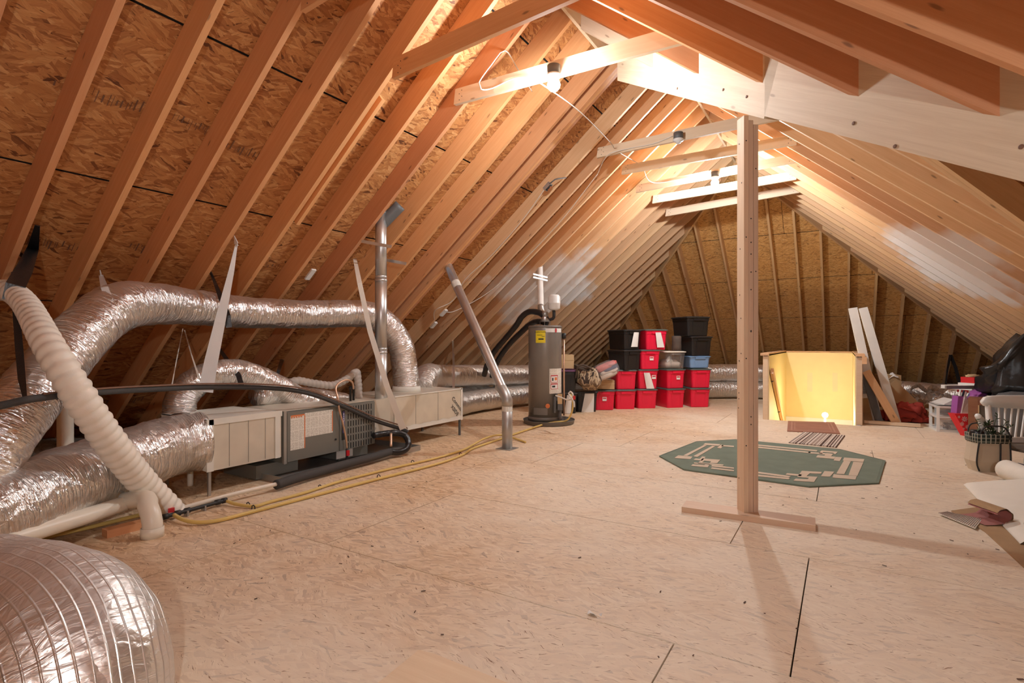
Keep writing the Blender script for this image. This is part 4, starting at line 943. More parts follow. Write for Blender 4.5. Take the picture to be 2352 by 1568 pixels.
for k in (1, 2, 3, 4):
    nm, x, y, F = row[k]; yy = y - H1 / F * 1251
    lb = ['', 'red tote in the second row directly under the lower black tote', 'red tote in the second row with a curled white paper on its front', 'red tote with a small sticker directly under the clear tote', 'red tote directly under the blue tote'][k]
    tote(lb, x + (1, 2, 0, 2)[k - 1], yy, F, RT[k], FW, FD, FH, 'tote_red', 'lid_green', (.1, .55) if k == 3 else ((.27, .60) if k == 2 else None), (.0, .42, .15, .30, -.25) if k == 2 else None, GR)
tote('lower black tote with a white barcode sticker, on the second red tote', 1452, 849, 10.12, 58, .40, .56, .37, 'tote_black', 'lid_black', None, None, GB)
tote('upper black tote with a tilted white paper, left end of the top row', 1452, 802.5, 10.12, 57, .40, .56, .37, 'tote_black', 'lid_black', None, (.10, .50, .15, .27, .14), GB)
tote('red tote in the third row with a small white sticker under the top red tote', 1493, 847.5, 10.22, 40, FW, FD, FH, 'tote_red', 'lid_green', (.05, .55), None, GR)
tote('red tote on top of the stacks with a folded white paper on its front', 1507, 803, 10.22, 46, .46, .56, .385, 'tote_red', 'lid_green', None, (.10, .48, .15, .28, -.22), GR)
t_ = tote('clear tote with a cream lid standing on a red tote beside the blue one', 1551, 846, 10.36, 47, .44, .54, .33, 'clear', 'lid_white')
g = G(); g.sheet(8, 8, lambda u, v: (-.14 + u * .26, -.16 + .03 * math.sin(v * 7) + .04 * u, .03 + v * .21 * (.6 + .4 * math.sin(u * 6)))); put('contents', mesh('contents', g, M['paper'], True), t_)
g = G(); g.ring_surf([rrect(.30, .36, .02, .05), rrect(.32, .40, .10, .06), rrect(.18, .22, .17, .05)]); put('contents', mesh('contents', g, M['quilt_c'], True), t_)
tote('low blue tote on the right end stack under two black totes', 1607, 844.5, 10.44, 36, .42, .54, .225, 'tote_blue', 'tote_blue')
tote('lower black tote above the blue one at the right end', 1611, 817, 10.44, 48, .47, .60, .375, 'tote_black', 'lid_black', None, None, GB)
tote('topmost black tote at the right end, highest of all the stacks', 1603, 771.5, 10.44, 46, .50, .60, .375, 'tote_black', 'lid_black', None, None, GB)
tote('black tote on the floor with a tall white paper, left of the red row', 1347, 945.5, 9.74, 31, FW, FD, FH, 'tote_black', 'lid_black', None, (.08, .45, .22, .34, .1), GB)
tote('black tote on the floor half hidden behind the water heater', 1300, 949, 9.52, 31, FW, FD, FH, 'tote_black', 'lid_black', None, (.10, .45, .12, .32, .12), GB)
tote('black tote with a purple lid behind the water heater under a tan box', 1299, 902, 9.52, 31, FW, FD, .40, 'tote_black', 'lid_purple')
def cardbox(name, label, px, py, F, rot, sz, mat='card', cat='box', flap=True):
    f = at(px, py, F); a = R(rot); n = V((math.sin(a), -math.cos(a), 0)); c = f - n * (sz[1] / 2)
    o = thing(name, label, cat, c, a); g = G(); g.box((0, 0, sz[2] / 2), sz); put('carton', mesh('carton', g, M[mat]), o)
    if flap:
        g = G(); g.box((0, -sz[1] / 2 - .001, sz[2] * .62), (sz[0] + .004, .004, .012)); g.box((0, 0, sz[2] + .002), (.05, sz[1] + .004, .002)); put('tape', mesh('tape', g, M['card_lt']), o)
    return o
cardbox('file_box', 'tan lidded box on the purple lid beside the water heater', 1304, 846, 9.55, 31, (.22, .28, .24), 'card_lt')
cardbox('cardboard_box', 'cardboard box under the bagged quilt on the leftmost red tote', 1390, 893.5, 9.98, 28, (.34, .30, .16), 'card')
# bagged quilt and camouflage bag
def blob(c, rx, ry, rz, seed, ax=None, nu=24, nv=14, amp=.12, flat=.0):
    X, Y, Z = ax or (AXX, AXY, AXZ); g = G(); rings = []
    for i in range(nv + 1):
        t = -math.pi / 2 + math.pi * i / nv; ring = []
        for j in range(nu):
            a = 2 * math.pi * j / nu; q = V((math.cos(a) * math.cos(t), math.sin(a) * math.cos(t), math.sin(t)))
            k = 1 + amp * noise.noise(q * 1.9 + V((seed, 0, 0))) + amp * .5 * noise.noise(q * 4.5 + V((0, seed, 0)))
            pw = lambda v, e=.65: math.copysign(abs(v) ** e, v)
            ring.append(c + X * pw(q.x) * rx * k + Y * pw(q.y) * ry * k + Z * pw(q.z) * rz * k)
        rings.append(ring)
    g.ring_surf(rings, True, True); return g
o = thing('quilt_bag', 'clear bag of folded striped quilts lying on the cardboard box', 'bedding bag', at(1390, 869, 9.9))
xa = V((.8545, .5195, 0)); ya = V((-.5195, .8545, 0)); tl = (xa * .93 + AXZ * .36).normalized(); tz = tl.cross(-ya).normalized() * 1
tz = (AXZ * .93 - xa * .36).normalized()
for nm, px, py, rz_, rx_, mt, sd in (('folded_quilt', 1391, 862, .055, .20, 'quilt_c', 1), ('folded_quilt', 1394, 853, .055, .19, 'quilt_c', 2), ('folded_quilt', 1395, 847, .045, .185, 'quilt_b', 3), ('folded_quilt', 1386, 844, .060, .17, 'quilt_a', 4), ('folded_quilt', 1401, 835, .040, .12, 'quilt_a', 5)):
    part(nm, blob(at(px, py, 9.92), rx_, .16, rz_, sd, (tl, ya, tz)), M[mt], o, True)
t = NT('clear_film'); t.P(Base_Color=(.9, .9, .9, 1), Roughness=.12, Alpha=.16); co = t.n('TexNoise', Vector=t.n('TexCoord').outputs['Object'], Scale=14.0, Detail=4.0).outputs[0]; t.bump(co, .8, .03); M['film'] = t.m
t = NT('thin_film'); t.P(Base_Color=(.3, .3, .3, 1), Roughness=.15, Alpha=.05); M['film2'] = t.m
part('plastic_bag', blob(at(1391, 850, 9.9), .235, .19, .155, 8, (tl, ya, tz), amp=.06), M['film'], o, True)
o = thing('duffel_bag', 'brown and tan camouflage duffel bag slumped on the black tote', 'bag', at(1347, 897, 9.7))
ct = NT('camouflage'); cv = ct.n('TexNoise', Vector=ct.n('Mapping', Vector=ct.n('TexCoord').outputs['Object'], Scale=(1, 1, .5)), Scale=11.0, Detail=2.0, Distortion=1.0).outputs[0]
ct.P(Base_Color=ct.ramp(cv, [(0, (.05, .03, .02)), (.44, (.10, .065, .04)), (.47, (.48, .36, .23)), (.55, (.48, .36, .23)), (.58, (.20, .13, .08))], 'CONSTANT'), Roughness=.85)
part('bag_body', blob(at(1350, 868, 9.65), .225, .20, .185, 5, (tl * -1 + AXZ * .5, ya, AXZ), amp=.25), ct.m, o, True)
part('bag_flap', blob(at(1338, 846, 9.62), .17, .12, .045, 6, (xa * .95 - AXZ * .25, ya, AXZ), amp=.3), M['camo_a'], o, True)
g = G(); g.tube([at(1322, 868, 9.5), at(1326, 845, 9.45), at(1336, 838, 9.45), at(1350, 842, 9.45), at(1362, 850, 9.5)], .018, 8); part('handle', g, M['camo_a'], o, True)
g = G(); g.tube([at(1366, 850, 9.5), at(1371, 858, 9.5), at(1373, 872, 9.5), at(1370, 884, 9.5)], .022, 8); part('strap', g, M['bag'], o, True)
c = at(1554, 797, 10.45); o = thing('wrapped_bottle', 'dark film-wrapped tall bundle standing on the clear tote', 'bundle', at(1554, 805, 10.45))
g = G(); g.lathe([(.085, -.07), (.09, 0), (.085, .10), (.09, .20), (.07, .215), (0, .215)], c, 14); part('bundle', g, M['camo_a'], o, True); g = G(); g.lathe([(.095, -.07), (.098, .05), (.095, .20), (.085, .225)], c, 12); part('film', g, M['film2'], o, True)

# ------------------------------------------------------------ stairwell
o = thing('stairwell', 'half-walled stair opening with yellow painted inside at the back of the attic', 'stairwell', (-.42, 9.7, 0))
def wbox(nm, x0, x1, y0, y1, z0, z1, mat):
    g = G(); g.box(((x0 + x1) / 2, (y0 + y1) / 2, (z0 + z1) / 2), (x1 - x0, y1 - y0, z1 - z0)); return part(nm, g, M[mat], o)
wbox('inner_wall', -1.035, -1.02, 9.66, 12.72, -1.6, 1.05, 'yellow_wall'); wbox('inner_wall', .155, .17, 9.70, 12.72, -1.6, 1.05, 'yellow_wall'); wbox('inner_wall', -1.035, .17, 12.70, 12.715, -1.6, 1.05, 'yellow_wall')
wbox('outer_sheathing', -1.115, -1.10, 9.66, 12.80, 0, 1.04, 'pale'); wbox('outer_sheathing', .235, .25, 9.72, 12.80, 0, 1.04, 'pale'); wbox('outer_sheathing', -1.11, .25, 12.785, 12.80, 0, 1.04, 'pale')
for x0, x1, y0 in ((-1.105, -1.035, 9.62), (.17, .24, 9.68)): wbox('end_post', x0, x1, y0, y0 + .04, 0, 1.02, 'pale')
wbox('drywall_edge', -1.035, -1.02, 9.63, 9.66, -.3, 1.03, 'patch'); wbox('drywall_edge', .155, .17, 9.685, 9.70, -.3, 1.03, 'patch')
wbox('wall_cap', -1.145, -1.02, 9.60, 12.80, 1.03, 1.07, 'rafter_far'); wbox('wall_cap', .155, .275, 9.66, 12.80, 1.03, 1.07, 'rafter_far'); wbox('wall_cap', -1.02, .155, 12.70, 12.82, 1.03, 1.06, 'rafter_far')
wbox('blocking', .24, .30, 9.66, 9.70, .92, 1.03, 'rafter_far')
wbox('glare_strip', -1.02, .155, 12.66, 12.70, -.55, -.30, 'white'); wbox('landing', -1.035, .17, 9.66, 12.72, -1.62, -1.6, 'white')  # white strip on the back wall paints in the lamp's overexposed glare
wbox('front_wall', -1.035, .17, 9.58, 9.60, -1.6, -.02, 'yellow_wall')
for xx in (1860, 1918):  # two pale upright strips on the back wall
    a = atY(xx - 6, 899, 12.698); b = atY(xx + 6, 856, 12.698); g = G(); g.box(((a.x + b.x) / 2, 12.697, (a.z + b.z) / 2), (b.x - a.x, .003, b.z - a.z)); part('pale_wall_strip', g, M['patch'], o)
g = G(); g.bar((-.985, 9.70, .78), (-.985, 11.6, -.30), .045, .10); part('handrail', g, M['rafter_far'], o)
for y in (9.9, 11.0):
    z = .78 - (y - 9.7) * .568; g = G(); g.tube([(-1.02, y, z - .07), (-.99, y, z - .07), (-.985, y, z)], .008, 8); part('rail_bracket', g, M['gauge'], o)
for k in range(3): wbox('stair_tread', -1.02, .155, 12.4 - .27 * k, 12.66 - .27 * k, -1.2 - .18 * k if k < 2 else -1.56, -1.17 - .18 * k if k < 2 else -1.53, 'pale')
pst = atY(1895, 953, 11.2); o = thing('stair_light', 'bright light standing low inside the stair opening', 'lamp', pst)
g = G(); g.lathe([(0, -.05), (.035, -.035), (.05, 0), (.035, .035), (0, .05)], pst, 14); part('globe', g, glow('stair_glow', (1, .87, .62), BULB_STAIR), o, True)
g = G(); g.lathe([(0, 0), (.05, 0), (.05, .06), (0, .06)], (pst.x, pst.y, -1.6), 14); g.lathe([(.015, 0), (.015, pst.z + 1.56)], (pst.x, pst.y, -1.6), 10); part('stand', g, M['plastic_white'], o, True)
def plank(name, label, a, b, wd, th, mat, up, cat='board'):
    g = G(); g.bar(a, b, wd, th, up); return solo(name, g, M[mat], label, cat, V(a))
plank('shelf_board', 'left of two long white boards leaning on the stairwell wall', (.46, 10.25, 0), (.13, 10.42, 1.80), .125, .03, 'white', (.3, -1, .1))
plank('shelf_board', 'right of two long white boards leaning beside the stairwell', (.70, 10.30, 0), (.27, 10.46, 1.80), .125, .03, 'white', (.3, -1, .1))
plank('lumber_offcut', 'brown board leaning low across the two white boards', (.68, 10.0, .03), (.30, 10.05, .80), .11, .03, 'rafter_far', (.2, -1, .1))
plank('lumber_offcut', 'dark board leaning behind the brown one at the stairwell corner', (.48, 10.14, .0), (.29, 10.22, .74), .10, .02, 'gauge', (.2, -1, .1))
plank('floor_plank', 'loose plank lying on the floor in front of the leaning boards', flo(1985, 968, .03), flo(2114, 977, .03), .09, .045, 'pale', (0, 0, 1))
cardbox('cardboard_box', 'brown cardboard box behind the leaning boards with paper on top', 2046, 935, 9.15, 12, (.30, .34, .54), 'card')
g = G(); q = at(2040, 866, 9.2); g.sheet(8, 6, lambda u, v: q + V((-.12 + u * .26, -.05 + v * .22, .02 + .03 * math.sin(u * 11) + .03 * math.cos(v * 9 + u * 5)))); solo('crumpled_paper', g, M['paper'], 'crumpled white paper on the cardboard box', 'paper', q, None, True)
plank('flat_carton', 'flattened cardboard leaning from the box down to the floor', at(2040, 885, 9.0), at(2118, 960, 8.75), .30, .05, 'card', (.3, -.8, .6))
g = blob(at(2078, 949, 8.62), .29, .22, .17, 12, nu=60, nv=36, amp=.3)
for v in g.v:
    k = abs(noise.noise(v * 7)) + .5 * abs(noise.noise(v * 15)); v.z = max(v.z - .10 * k + .02 * math.sin(v.z * 60 + v.x * 9), .012); v.x += .05 * noise.noise(v * 6); v.y -= .06 * k
solo('red_cloth', g, M['maroon'], 'heap of crumpled dark red cloth on the floor by the cardboard', 'cloth', at(2078, 972, 8.62), None, True)

# ------------------------------------------------------------ rugs
oc = [flo(*p) for p in ((1516, 1049), (1573, 1080), (1858, 1119), (2016, 1111), (2032, 1060), (1929, 1034), (1690, 1011), (1600, 1016))]
o = thing('octagon_rug', 'large octagonal sage green rug with a cream fretwork border behind the post', 'rug', (-.65, 6.3, 0))
cc = sum(oc, V((0, 0, 0))) / 8
def inset(k): return [cc + (p - cc) * k for p in oc]
g = G(); g.ring_surf([[p + V((0, 0, .001)) for p in oc], [p + V((0, 0, .012)) for p in oc], [p + V((0, 0, .016)) for p in inset(.985)]]); part('pile', g, M['rug_green'], o)
g = G(); g.ring_surf([[p + V((0, 0, .002)) for p in inset(1.008)], [p + V((0, 0, .014)) for p in inset(1.008)], [p + V((0, 0, .0165)) for p in inset(.992)]], caps=False); part('binding', g, M['rug_green'], o, label='bound edge of the rug')
# rug axes: u along its long side, v across
ru = ((flo(2032, 1060) + flo(2016, 1111)) / 2 - (flo(1516, 1049) + flo(1545, 1065)) / 2); 
def rg(px, py): return flo(px, py, .0165)
g = G()
def strip(*pp):
    P = [flo(1480 + x / 3.92, 980 + y / 3.92, .0172) for x, y in pp]; n = (P[1] - P[0]).cross(P[2] - P[0])
    if n.z < 0: P = P[::-1]
    h = V((0, 0, .003)); g.poly([p + h for p in P]); 
    for i in range(len(P)): j = (i + 1) % len(P); g.poly([P[i], P[j], P[j] + h, P[i] + h])
for s_ in (((548, 148), (686, 158), (670, 172), (530, 162)), ((535, 166), (562, 168), (385, 264), (352, 258)), ((612, 172), (640, 175), (478, 272), (440, 266)), ((305, 258), (435, 270), (415, 292), (270, 282)), ((690, 162), (715, 166), (690, 196), (655, 190)),
           ((700, 165), (806, 172), (806, 184), (690, 176)), ((1016, 160), (1560, 212), (1552, 222), (1016, 172)), ((1016, 178), (1500, 228), (1492, 238), (1016, 190)), ((1480, 226), (1640, 240), (1630, 252), (1470, 238)),
           ((1596, 214), (1742, 226), (1722, 246), (1700, 244), (1708, 236), (1612, 228), (1600, 244), (1570, 240)), ((1560, 256), (1720, 270), (1708, 290), (1545, 276)), ((1640, 238), (1700, 244), (1680, 268), (1620, 262)), ((1720, 272), (1780, 276), (1760, 310), (1705, 304)),
           ((1800, 278), (1982, 292), (1972, 318), (1786, 304)), ((1796, 306), (1860, 312), (1800, 428), (1728, 424)), ((1882, 316), (1972, 322), (1918, 444), (1838, 438)), ((1704, 428), (1912, 446), (1902, 476), (1694, 458)), ((1622, 400), (1712, 406), (1672, 450), (1590, 446)),
           ((1418, 398), (1598, 408), (1590, 424), (1490, 420), (1460, 446), (1560, 452), (1528, 498), (1342, 486), (1362, 468), (1470, 474), (1482, 462), (1376, 452)), ((1286, 418), (1420, 432), (1408, 446), (1270, 432)), ((1016, 404), (1320, 446), (1302, 458), (1016, 420)), ((1016, 430), (1312, 462), (1300, 474), (1016, 446)),
           ((612, 344), (806, 368), (806, 380), (600, 358)), ((608, 366), (806, 390), (806, 402), (598, 378)), ((520, 268), (552, 272), (520, 306), (440, 298), (462, 286), (500, 290)), ((524, 286), (684, 298), (655, 330), (590, 326), (602, 312), (540, 306), (520, 322), (718, 342), (706, 352), (480, 330)), ((446, 322), (590, 336), (572, 366), (420, 352), (436, 338), (540, 346), (548, 340), (450, 332))): strip(*s_)
part('fret_border', g, M['rug_cream'], o)
def mat_rug(name, label, corners, mat, z=.012):
    P = [flo(*p) for p in corners]; o = thing(name, label, 'rug', sum(P, V((0, 0, 0))) / 4)
    g = G(); g.hexa([p + V((0, 0, .001)) for p in P] + [p + V((0, 0, z)) for p in P]); part('pile', g, M[mat], o); return o, P
o, P = mat_rug('door_mat', 'faded reddish mat lying just in front of the stairwell', ((1808, 991), (1930, 997), (1916, 971), (1810, 968)), 'rug_red')
c = sum(P, V((0, 0, 0))) / 4; g = G()
for k0, k1 in ((.86, .80), (.72, .69)):
    A_ = [c + (p - c) * k0 + V((0, 0, .0135)) for p in P]; B_ = [c + (p - c) * k1 + V((0, 0, .0135)) for p in P]
    for i in range(4): j = (i + 1) % 4; g.poly([A_[i], A_[j], B_[j], B_[i]])
part('border_lines', g, plain('mat_border', (.44, .24, .17), .95), o)
P = [flo(*p) for p in ((1811, 1017), (1921, 1028), (1941, 1001), (1846, 993))]
o = thing('striped_rug', 'small rag rug with brown and cream stripes between the mat and the octagonal rug', 'rug', sum(P, V((0, 0, 0))) / 4)
rnd = random.Random(8); k = 0.0; gs = {'stripe_lt': G(), 'stripe_dk': G(), 'stripe_md': G()}; i = 0
while k < 1:
    w_ = rnd.choice((.02, .035, .05)); e = min(1, k + w_); nm = 'stripe_lt' if i % 2 == 0 else rnd.choice(('stripe_dk', 'stripe_md', 'stripe_dk')); i += 1
    zz = .010 + .003 * rnd.random(); of = .012 * rnd.random()
    q = [P[0].lerp(P[1], k), P[0].lerp(P[1], e), P[3].lerp(P[2], e), P[3].lerp(P[2], k)]; q[0] += (q[0] - q[3]).normalized() * of; q[1] += (q[1] - q[2]).normalized() * of
    gs[nm].hexa([p + V((0, 0, .001)) for p in q] + [p + V((0, 0, zz)) for p in q]); k = e
part('pale_stripes', gs['stripe_lt'], M['stripe_lt'], o); part('dark_stripes', gs['stripe_dk'], M['stripe_dk'], o); part('taupe_stripes', gs['stripe_md'], M['stripe_md'], o)
# ------------------------------------------------------------ clutter on the right
# white plastic drawers with a clipped corner
z_ = V((1.05, 9.42, 0)); o = thing('drawer_unit', 'low white two-drawer plastic unit with see-through fronts', 'drawers', (1.35, 9.8, 0))
W_, D_, Hh = .70, .50, .35
fp = [V((1.07, 9.98, 0)), V((1.115, 9.56, 0)), V((1.80, 9.66, 0)), V((1.85, 10.15, 0)), V((1.15, 10.10, 0))]
def ringz(z, k=1.0):
    c = sum(fp, V((0, 0, 0))) / 5; return [c + (p - c) * k + V((0, 0, z)) for p in fp]
g = G(); g.ring_surf([ringz(0, 1.0), ringz(.03, 1.0)]); g.ring_surf([ringz(.19, 1.0), ringz(.215, 1.0)]); g.ring_surf([ringz(.33, 1.0), ringz(.36, 1.01)])
for p in fp: g.box(p + (sum(fp, V((0, 0, 0))) / 5 - p).normalized() * .02 + V((0, 0, .18)), (.035, .035, .35))
g.ring_surf([ringz(.36, .2), ringz(.375, 1.0)], caps=True); part('frame', g, M['plastic_white'], o)
def dfront(z0, z1):
    g = G(); q0 = fp[1].lerp(fp[2], .05); q1 = fp[1].lerp(fp[2], .97); n = V((.14, -.98, 0)) * .004
    g.hexa([q0 + n + V((0, 0, z0)), q1 + n + V((0, 0, z0)), q1 - n + V((0, 0, z0)), q0 - n + V((0, 0, z0)), q0 + n + V((0, 0, z1)), q1 + n + V((0, 0, z1)), q1 - n + V((0, 0, z1)), q0 - n + V((0, 0, z1))]); part('drawer_front', g, M['film'], o, label='see-through drawer front')
dfront(.035, .185); dfront(.22, .325)
part('drawer_contents', blob(V((1.35, 9.78, .09)), .16, .09, .055, 3, amp=.5), M['quilt_c'], o, True)
g = G(); g.box((1.50, 9.74, .085), (.20, .10, .10)); part('drawer_contents', g, M['red_ink'], o); g = G(); g.box((1.50, 9.685, .085), (.15, .004, .07)); part('drawer_contents', g, M['paper'], o)
part('drawer_contents', blob(V((1.40, 9.80, .25)), .22, .08, .03, 5, amp=.5), M['camo_a'], o, True); part('drawer_contents', blob(V((1.27, 9.77, .07)), .06, .08, .045, 6, amp=.5), M['gauge'], o, True)
g = G(); a = at(2136, 924, 8.35); g.hexa([(1.08, 9.92, .378), (1.20, 9.60, .378), (1.32, 9.68, .378), (1.24, 10.0, .378), (1.10, 9.94, .385), (1.20, 9.60, .385), (1.32, 9.68, .45), (1.24, 10.0, .45)]); g.box((1.55, 9.64, .385), (.45, .05, .05)); part('lifted_lid', g, M['plastic_white'], o)

# cabinet with things on it
o = thing('wood_cabinet', 'dark stained wooden cabinet door unit standing behind the white chair', 'cabinet', (1.62, 9.2, 0))
ca, cb = V((1.40, 9.22, 0)), V((2.15, 9.05, 0)); cx_ = (cb - ca).normalized(); cy_ = V((-cx_.y, cx_.x, 0))
def cbx(nm, u0, u1, v0, v1, z0, z1, mat='cabwood'):
    g = G(); g.box(ca + cx_ * (u0 + u1) / 2 + cy_ * (v0 + v1) / 2 + V((0, 0, (z0 + z1) / 2)), (u1 - u0, v1 - v0, z1 - z0), (cx_, cy_, AXZ)); return part(nm, g, M[mat], o)
cbx('carcass', 0, .75, .02, .45, 0, .52); cbx('door_panel', .09, .66, .005, .02, .09, .44, 'slate')
cbx('door_stile', 0, .10, -.012, .02, 0, .52); cbx('door_stile', .65, .75, -.012, .02, 0, .52); cbx('door_rail', .10, .65, -.010, .02, 0, .09); cbx('door_rail', .10, .65, -.010, .02, .43, .52)
cbx('bead', .10, .112, -.014, .0, .09, .43, 'card_lt')
o = thing('side_table', 'small white table top standing on the wooden cabinet behind the chair', 'table', (1.75, 9.3, .52))
t0 = at(2232, 893, 7.6); t1 = at(2296, 893, 7.75); tx = (t1 - t0); tx.z = 0; tx.normalize(); ty = V((-tx.y, tx.x, 0))
g = G(); g.box((t0 + t1) / 2 + ty * .2 + V((0, 0, .01)), ((t1 - t0).length + .02, .42, .05), (tx, ty, AXZ)); part('top', g, M['white'], o)
g = G(); g.box((t0 + t1) / 2 + ty * .03 + V((0, 0, -.05)), ((t1 - t0).length * .86, .03, .075), (tx, ty, AXZ)); part('apron', g, M['white'], o)
for f_ in (.10, .92):
    q = t0.lerp(t1, f_) + ty * .04; g = G(); g.box((q.x, q.y, (q.z - .02 + .525) / 2), (.045, .045, max(.03, q.z - .02 - .525)), (tx, ty, AXZ)); part('leg', g, M['white'], o)
q = (t0 + t1) / 2 + ty * .18
g = G(); g.box(V((q.x, q.y, .56)), (.30, .2, .07), (tx, ty, AXZ)); solo('gift_box', g, M['gift_red'], 'red box tucked under the small white table', 'box', V((q.x, q.y, .525)))
o = thing('gift_box', 'red present with a white ribbon in an open white carton on the small table', 'box', q + V((0, 0, .035)))
g = G(); g.box(q + V((.02, 0, .055)), (.30, .22, .04), (tx, ty, AXZ)); part('carton', g, M['paper'], o)
g = G(); g.box(q + tx * .03 + V((0, 0, .115)), (.24, .18, .085), (tx, ty, AXZ)); part('present', g, M['gift_red'], o)
g = G(); g.box(q + tx * .03 + V((0, 0, .115)), (.010, .186, .09), (tx, ty, AXZ)); part('ribbon', g, M['paper'], o)
part('bow', blob(q + V((-.0, -.04, .175)), .07, .04, .02, 4, amp=.5), M['card_lt'], o, True)
plank('grey_rail', 'grey metal rail lying across from the wall to the black bag', at(2172, 889, 7.55), at(2300, 889, 7.55), .03, .045, 'grout', (0, 0, 1), 'rail')
o = solo('cloth_bundle', blob(at(2246, 905, 7.35), .12, .07, .045, 7, (tx * .9 + AXZ * .4, ty, AXZ), amp=.5), M['gift_purple'], 'crumpled plum cloth on the corner of the wooden cabinet', 'cloth', at(2246, 911, 7.35), None, True)
g = blob(at(2345, 882, 7.0), .36, .26, .22, 13, amp=.45, nu=36, nv=22)
for v in g.v: v.z += max(0, .45 * (1 - abs(v.x - at(2352, 880, 7).x) / .36)) * (1 if v.z > at(0, 882, 7).z else 0)
solo('garbage_bag', g, M['garbage'], 'shiny black garbage bag slumped above the chair at the right edge', 'bag', at(2345, 905, 7.0), None, True)
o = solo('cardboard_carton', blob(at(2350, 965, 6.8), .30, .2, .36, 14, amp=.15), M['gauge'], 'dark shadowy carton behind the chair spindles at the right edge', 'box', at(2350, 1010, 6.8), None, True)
a = at(2333, 850, 7.0); b = at(2345, 815, 7.05); o = thing('gift_wrap_roll', 'roll of green and red gift wrap standing in the black bag', 'gift wrap', a)
for f0, f1, mt in ((-.6, .35, 'gift_green'), (.35, .68, 'gift_red'), (.68, 1.0, 'gift_green')):
    g = G(); g.tube([a.lerp(b, f0), a.lerp(b, f1)], .062, 16); part('paper_band', g, M[mt], o, True)
g = G(); g.lathe([(0, 0), (.03, 0), (.03, .003), (0, .003)], at(2343, 834, 6.96), 14, (cr, AXZ, cd)); part('paper_motif', g, M['paper'], o)
# wedge of gift wrap standing against the cabinet
o = thing('gift_wrap_bag', 'pointed bag of rolled gift wrap, purple, white and red with white snowflakes', 'gift wrap', flo(2228, 1003))
def flatpoly(nm, pts, mat, th=.05):
    P = [at(*p) for p in pts]; n = (P[1] - P[0]).cross(P[2] - P[0]).normalized(); back = V((-.5195, .8545, 0)) * th
    if (P[1] - P[0]).cross(P[2] - P[0]).dot(back) > 0: P = P[::-1]
    g = G(); g.poly(P); g.poly([p + back for p in P[::-1]])
    for i in range(len(P)): j = (i + 1) % len(P); g.poly([P[j], P[i], P[i] + back, P[j] + back])
    return part(nm, g, M[mat], o)
flatpoly('purple_wrap', [(2197, 951, 7.4), (2209, 951, 7.4), (2216, 911, 7.42), (2201, 909, 7.42)], 'gift_purple', .10)
flatpoly('pale_wrap', [(2208, 951, 7.38), (2227, 951, 7.36), (2228, 914, 7.4), (2216, 912, 7.4)], 'gift_white', .10)
flatpoly('red_wrap', [(2193, 950, 7.34), (2225, 1006, 7.18), (2227, 950, 7.34)], 'gift_red', .12)
g = G(); bk = V((-.5195, .8545, 0))
for (x, y, r) in ((2214, 962, .040), (2208, 973, .028), (2221, 980, .030), (2221, 993, .026), (2201, 957, .018), (2212, 984, .014)):
    c = at(x, y, 7.335 - (y - 950) * .0029) - bk * .012
    for k in range(8):
        a_ = k * math.pi / 4; d = xa * math.cos(a_) + AXZ * math.sin(a_); s_ = (-xa * math.sin(a_) + AXZ * math.cos(a_)) * r * .18
        P = [c + d * r * .2 - s_ * .4, c + d * r * .95 - s_, c + d * r * .95 + s_, c + d * r * .2 + s_ * .4]; g.poly(P)
part('snowflakes', g, M['paper'], o)
for (x0, y0, x1, y1, mt) in ((2203, 912, 2206, 895, 'white'), (2210, 912, 2214, 897, 'navy'), (2213, 912, 2219, 900, 'white'), (2222, 915, 2227, 903, 'tote_blue')):
    g = G(); g.tube([at(x0, y0, 7.47), at(x1, y1, 7.5)], .012, 8); part('wrap_roll', g, M[mt], o, True)

# white spindle-back chair
o = thing('spindle_chair', 'low white spindle-back armchair with a grey slatted seat at the right edge', 'chair', flo(2330, 1085))
CF = 5.75
def ca_(x, y, F=CF): return at(x, y, F)
g = G(); up_ = [(2255, 921), (2262, 912), (2276, 909), (2300, 908), (2352, 908), (2400, 909), (2420, 915)]; dn_ = [(2255, 925), (2262, 932), (2276, 934), (2300, 936), (2352, 939), (2400, 937), (2420, 928)]
rings = []
for (a_, b_) in zip(up_, dn_):
    p = ca_(*a_); q = ca_(*b_); bk = V((-.5195, .8545, 0)) * .022; rings.append([p - bk, p + bk, q + bk, q - bk])
g.ring_surf(rings); part('crest_rail', g, M['white'], o, True)
g = G(); g.tube([ca_(2269, 931), ca_(2273, 975, 5.68), ca_(2276, 1018, 5.60)], [.026, .030, .026], 14); part('back_post', g, M['white'], o, True)
g = G(); g.tube([ca_(2410, 931), ca_(2408, 975, 5.68), ca_(2405, 1018, 5.60)], [.026, .030, .026], 14); part('back_post', g, M['white'], o, True)
for (x0, x1) in ((2294, 2297), (2309, 2307), (2325, 2318), (2340, 2331), (2355, 2345), (2370, 2358), (2385, 2372)):
    g = G(); g.tube([ca_(x0, 935), ca_(x1, 1012, 5.62)], [.009, .011], 8); part('spindle', g, M['white'], o, True)
g = G(); g.bar(ca_(2262, 1011, 5.60), ca_(2420, 1008, 5.60), .05, .05); part('back_rail', g, M['white'], o)
s0 = ca_(2262, 1018, 5.58); s1 = ca_(2420, 1016, 5.58); sx = (s1 - s0); sx.z = 0; L_ = sx.length; sx.normalize(); sf = V((sx.y, -sx.x, 0)); zs = s0.z
for k in range(6):
    g = G(); c = s0 + sf * (.04 + .072 * k) + sx * L_ / 2; g.box(V((c.x, c.y, zs)), (L_, .064, .022), (sx, sf, AXZ), k * 1.3, k); part('seat_slat', g, M['slate'], o)
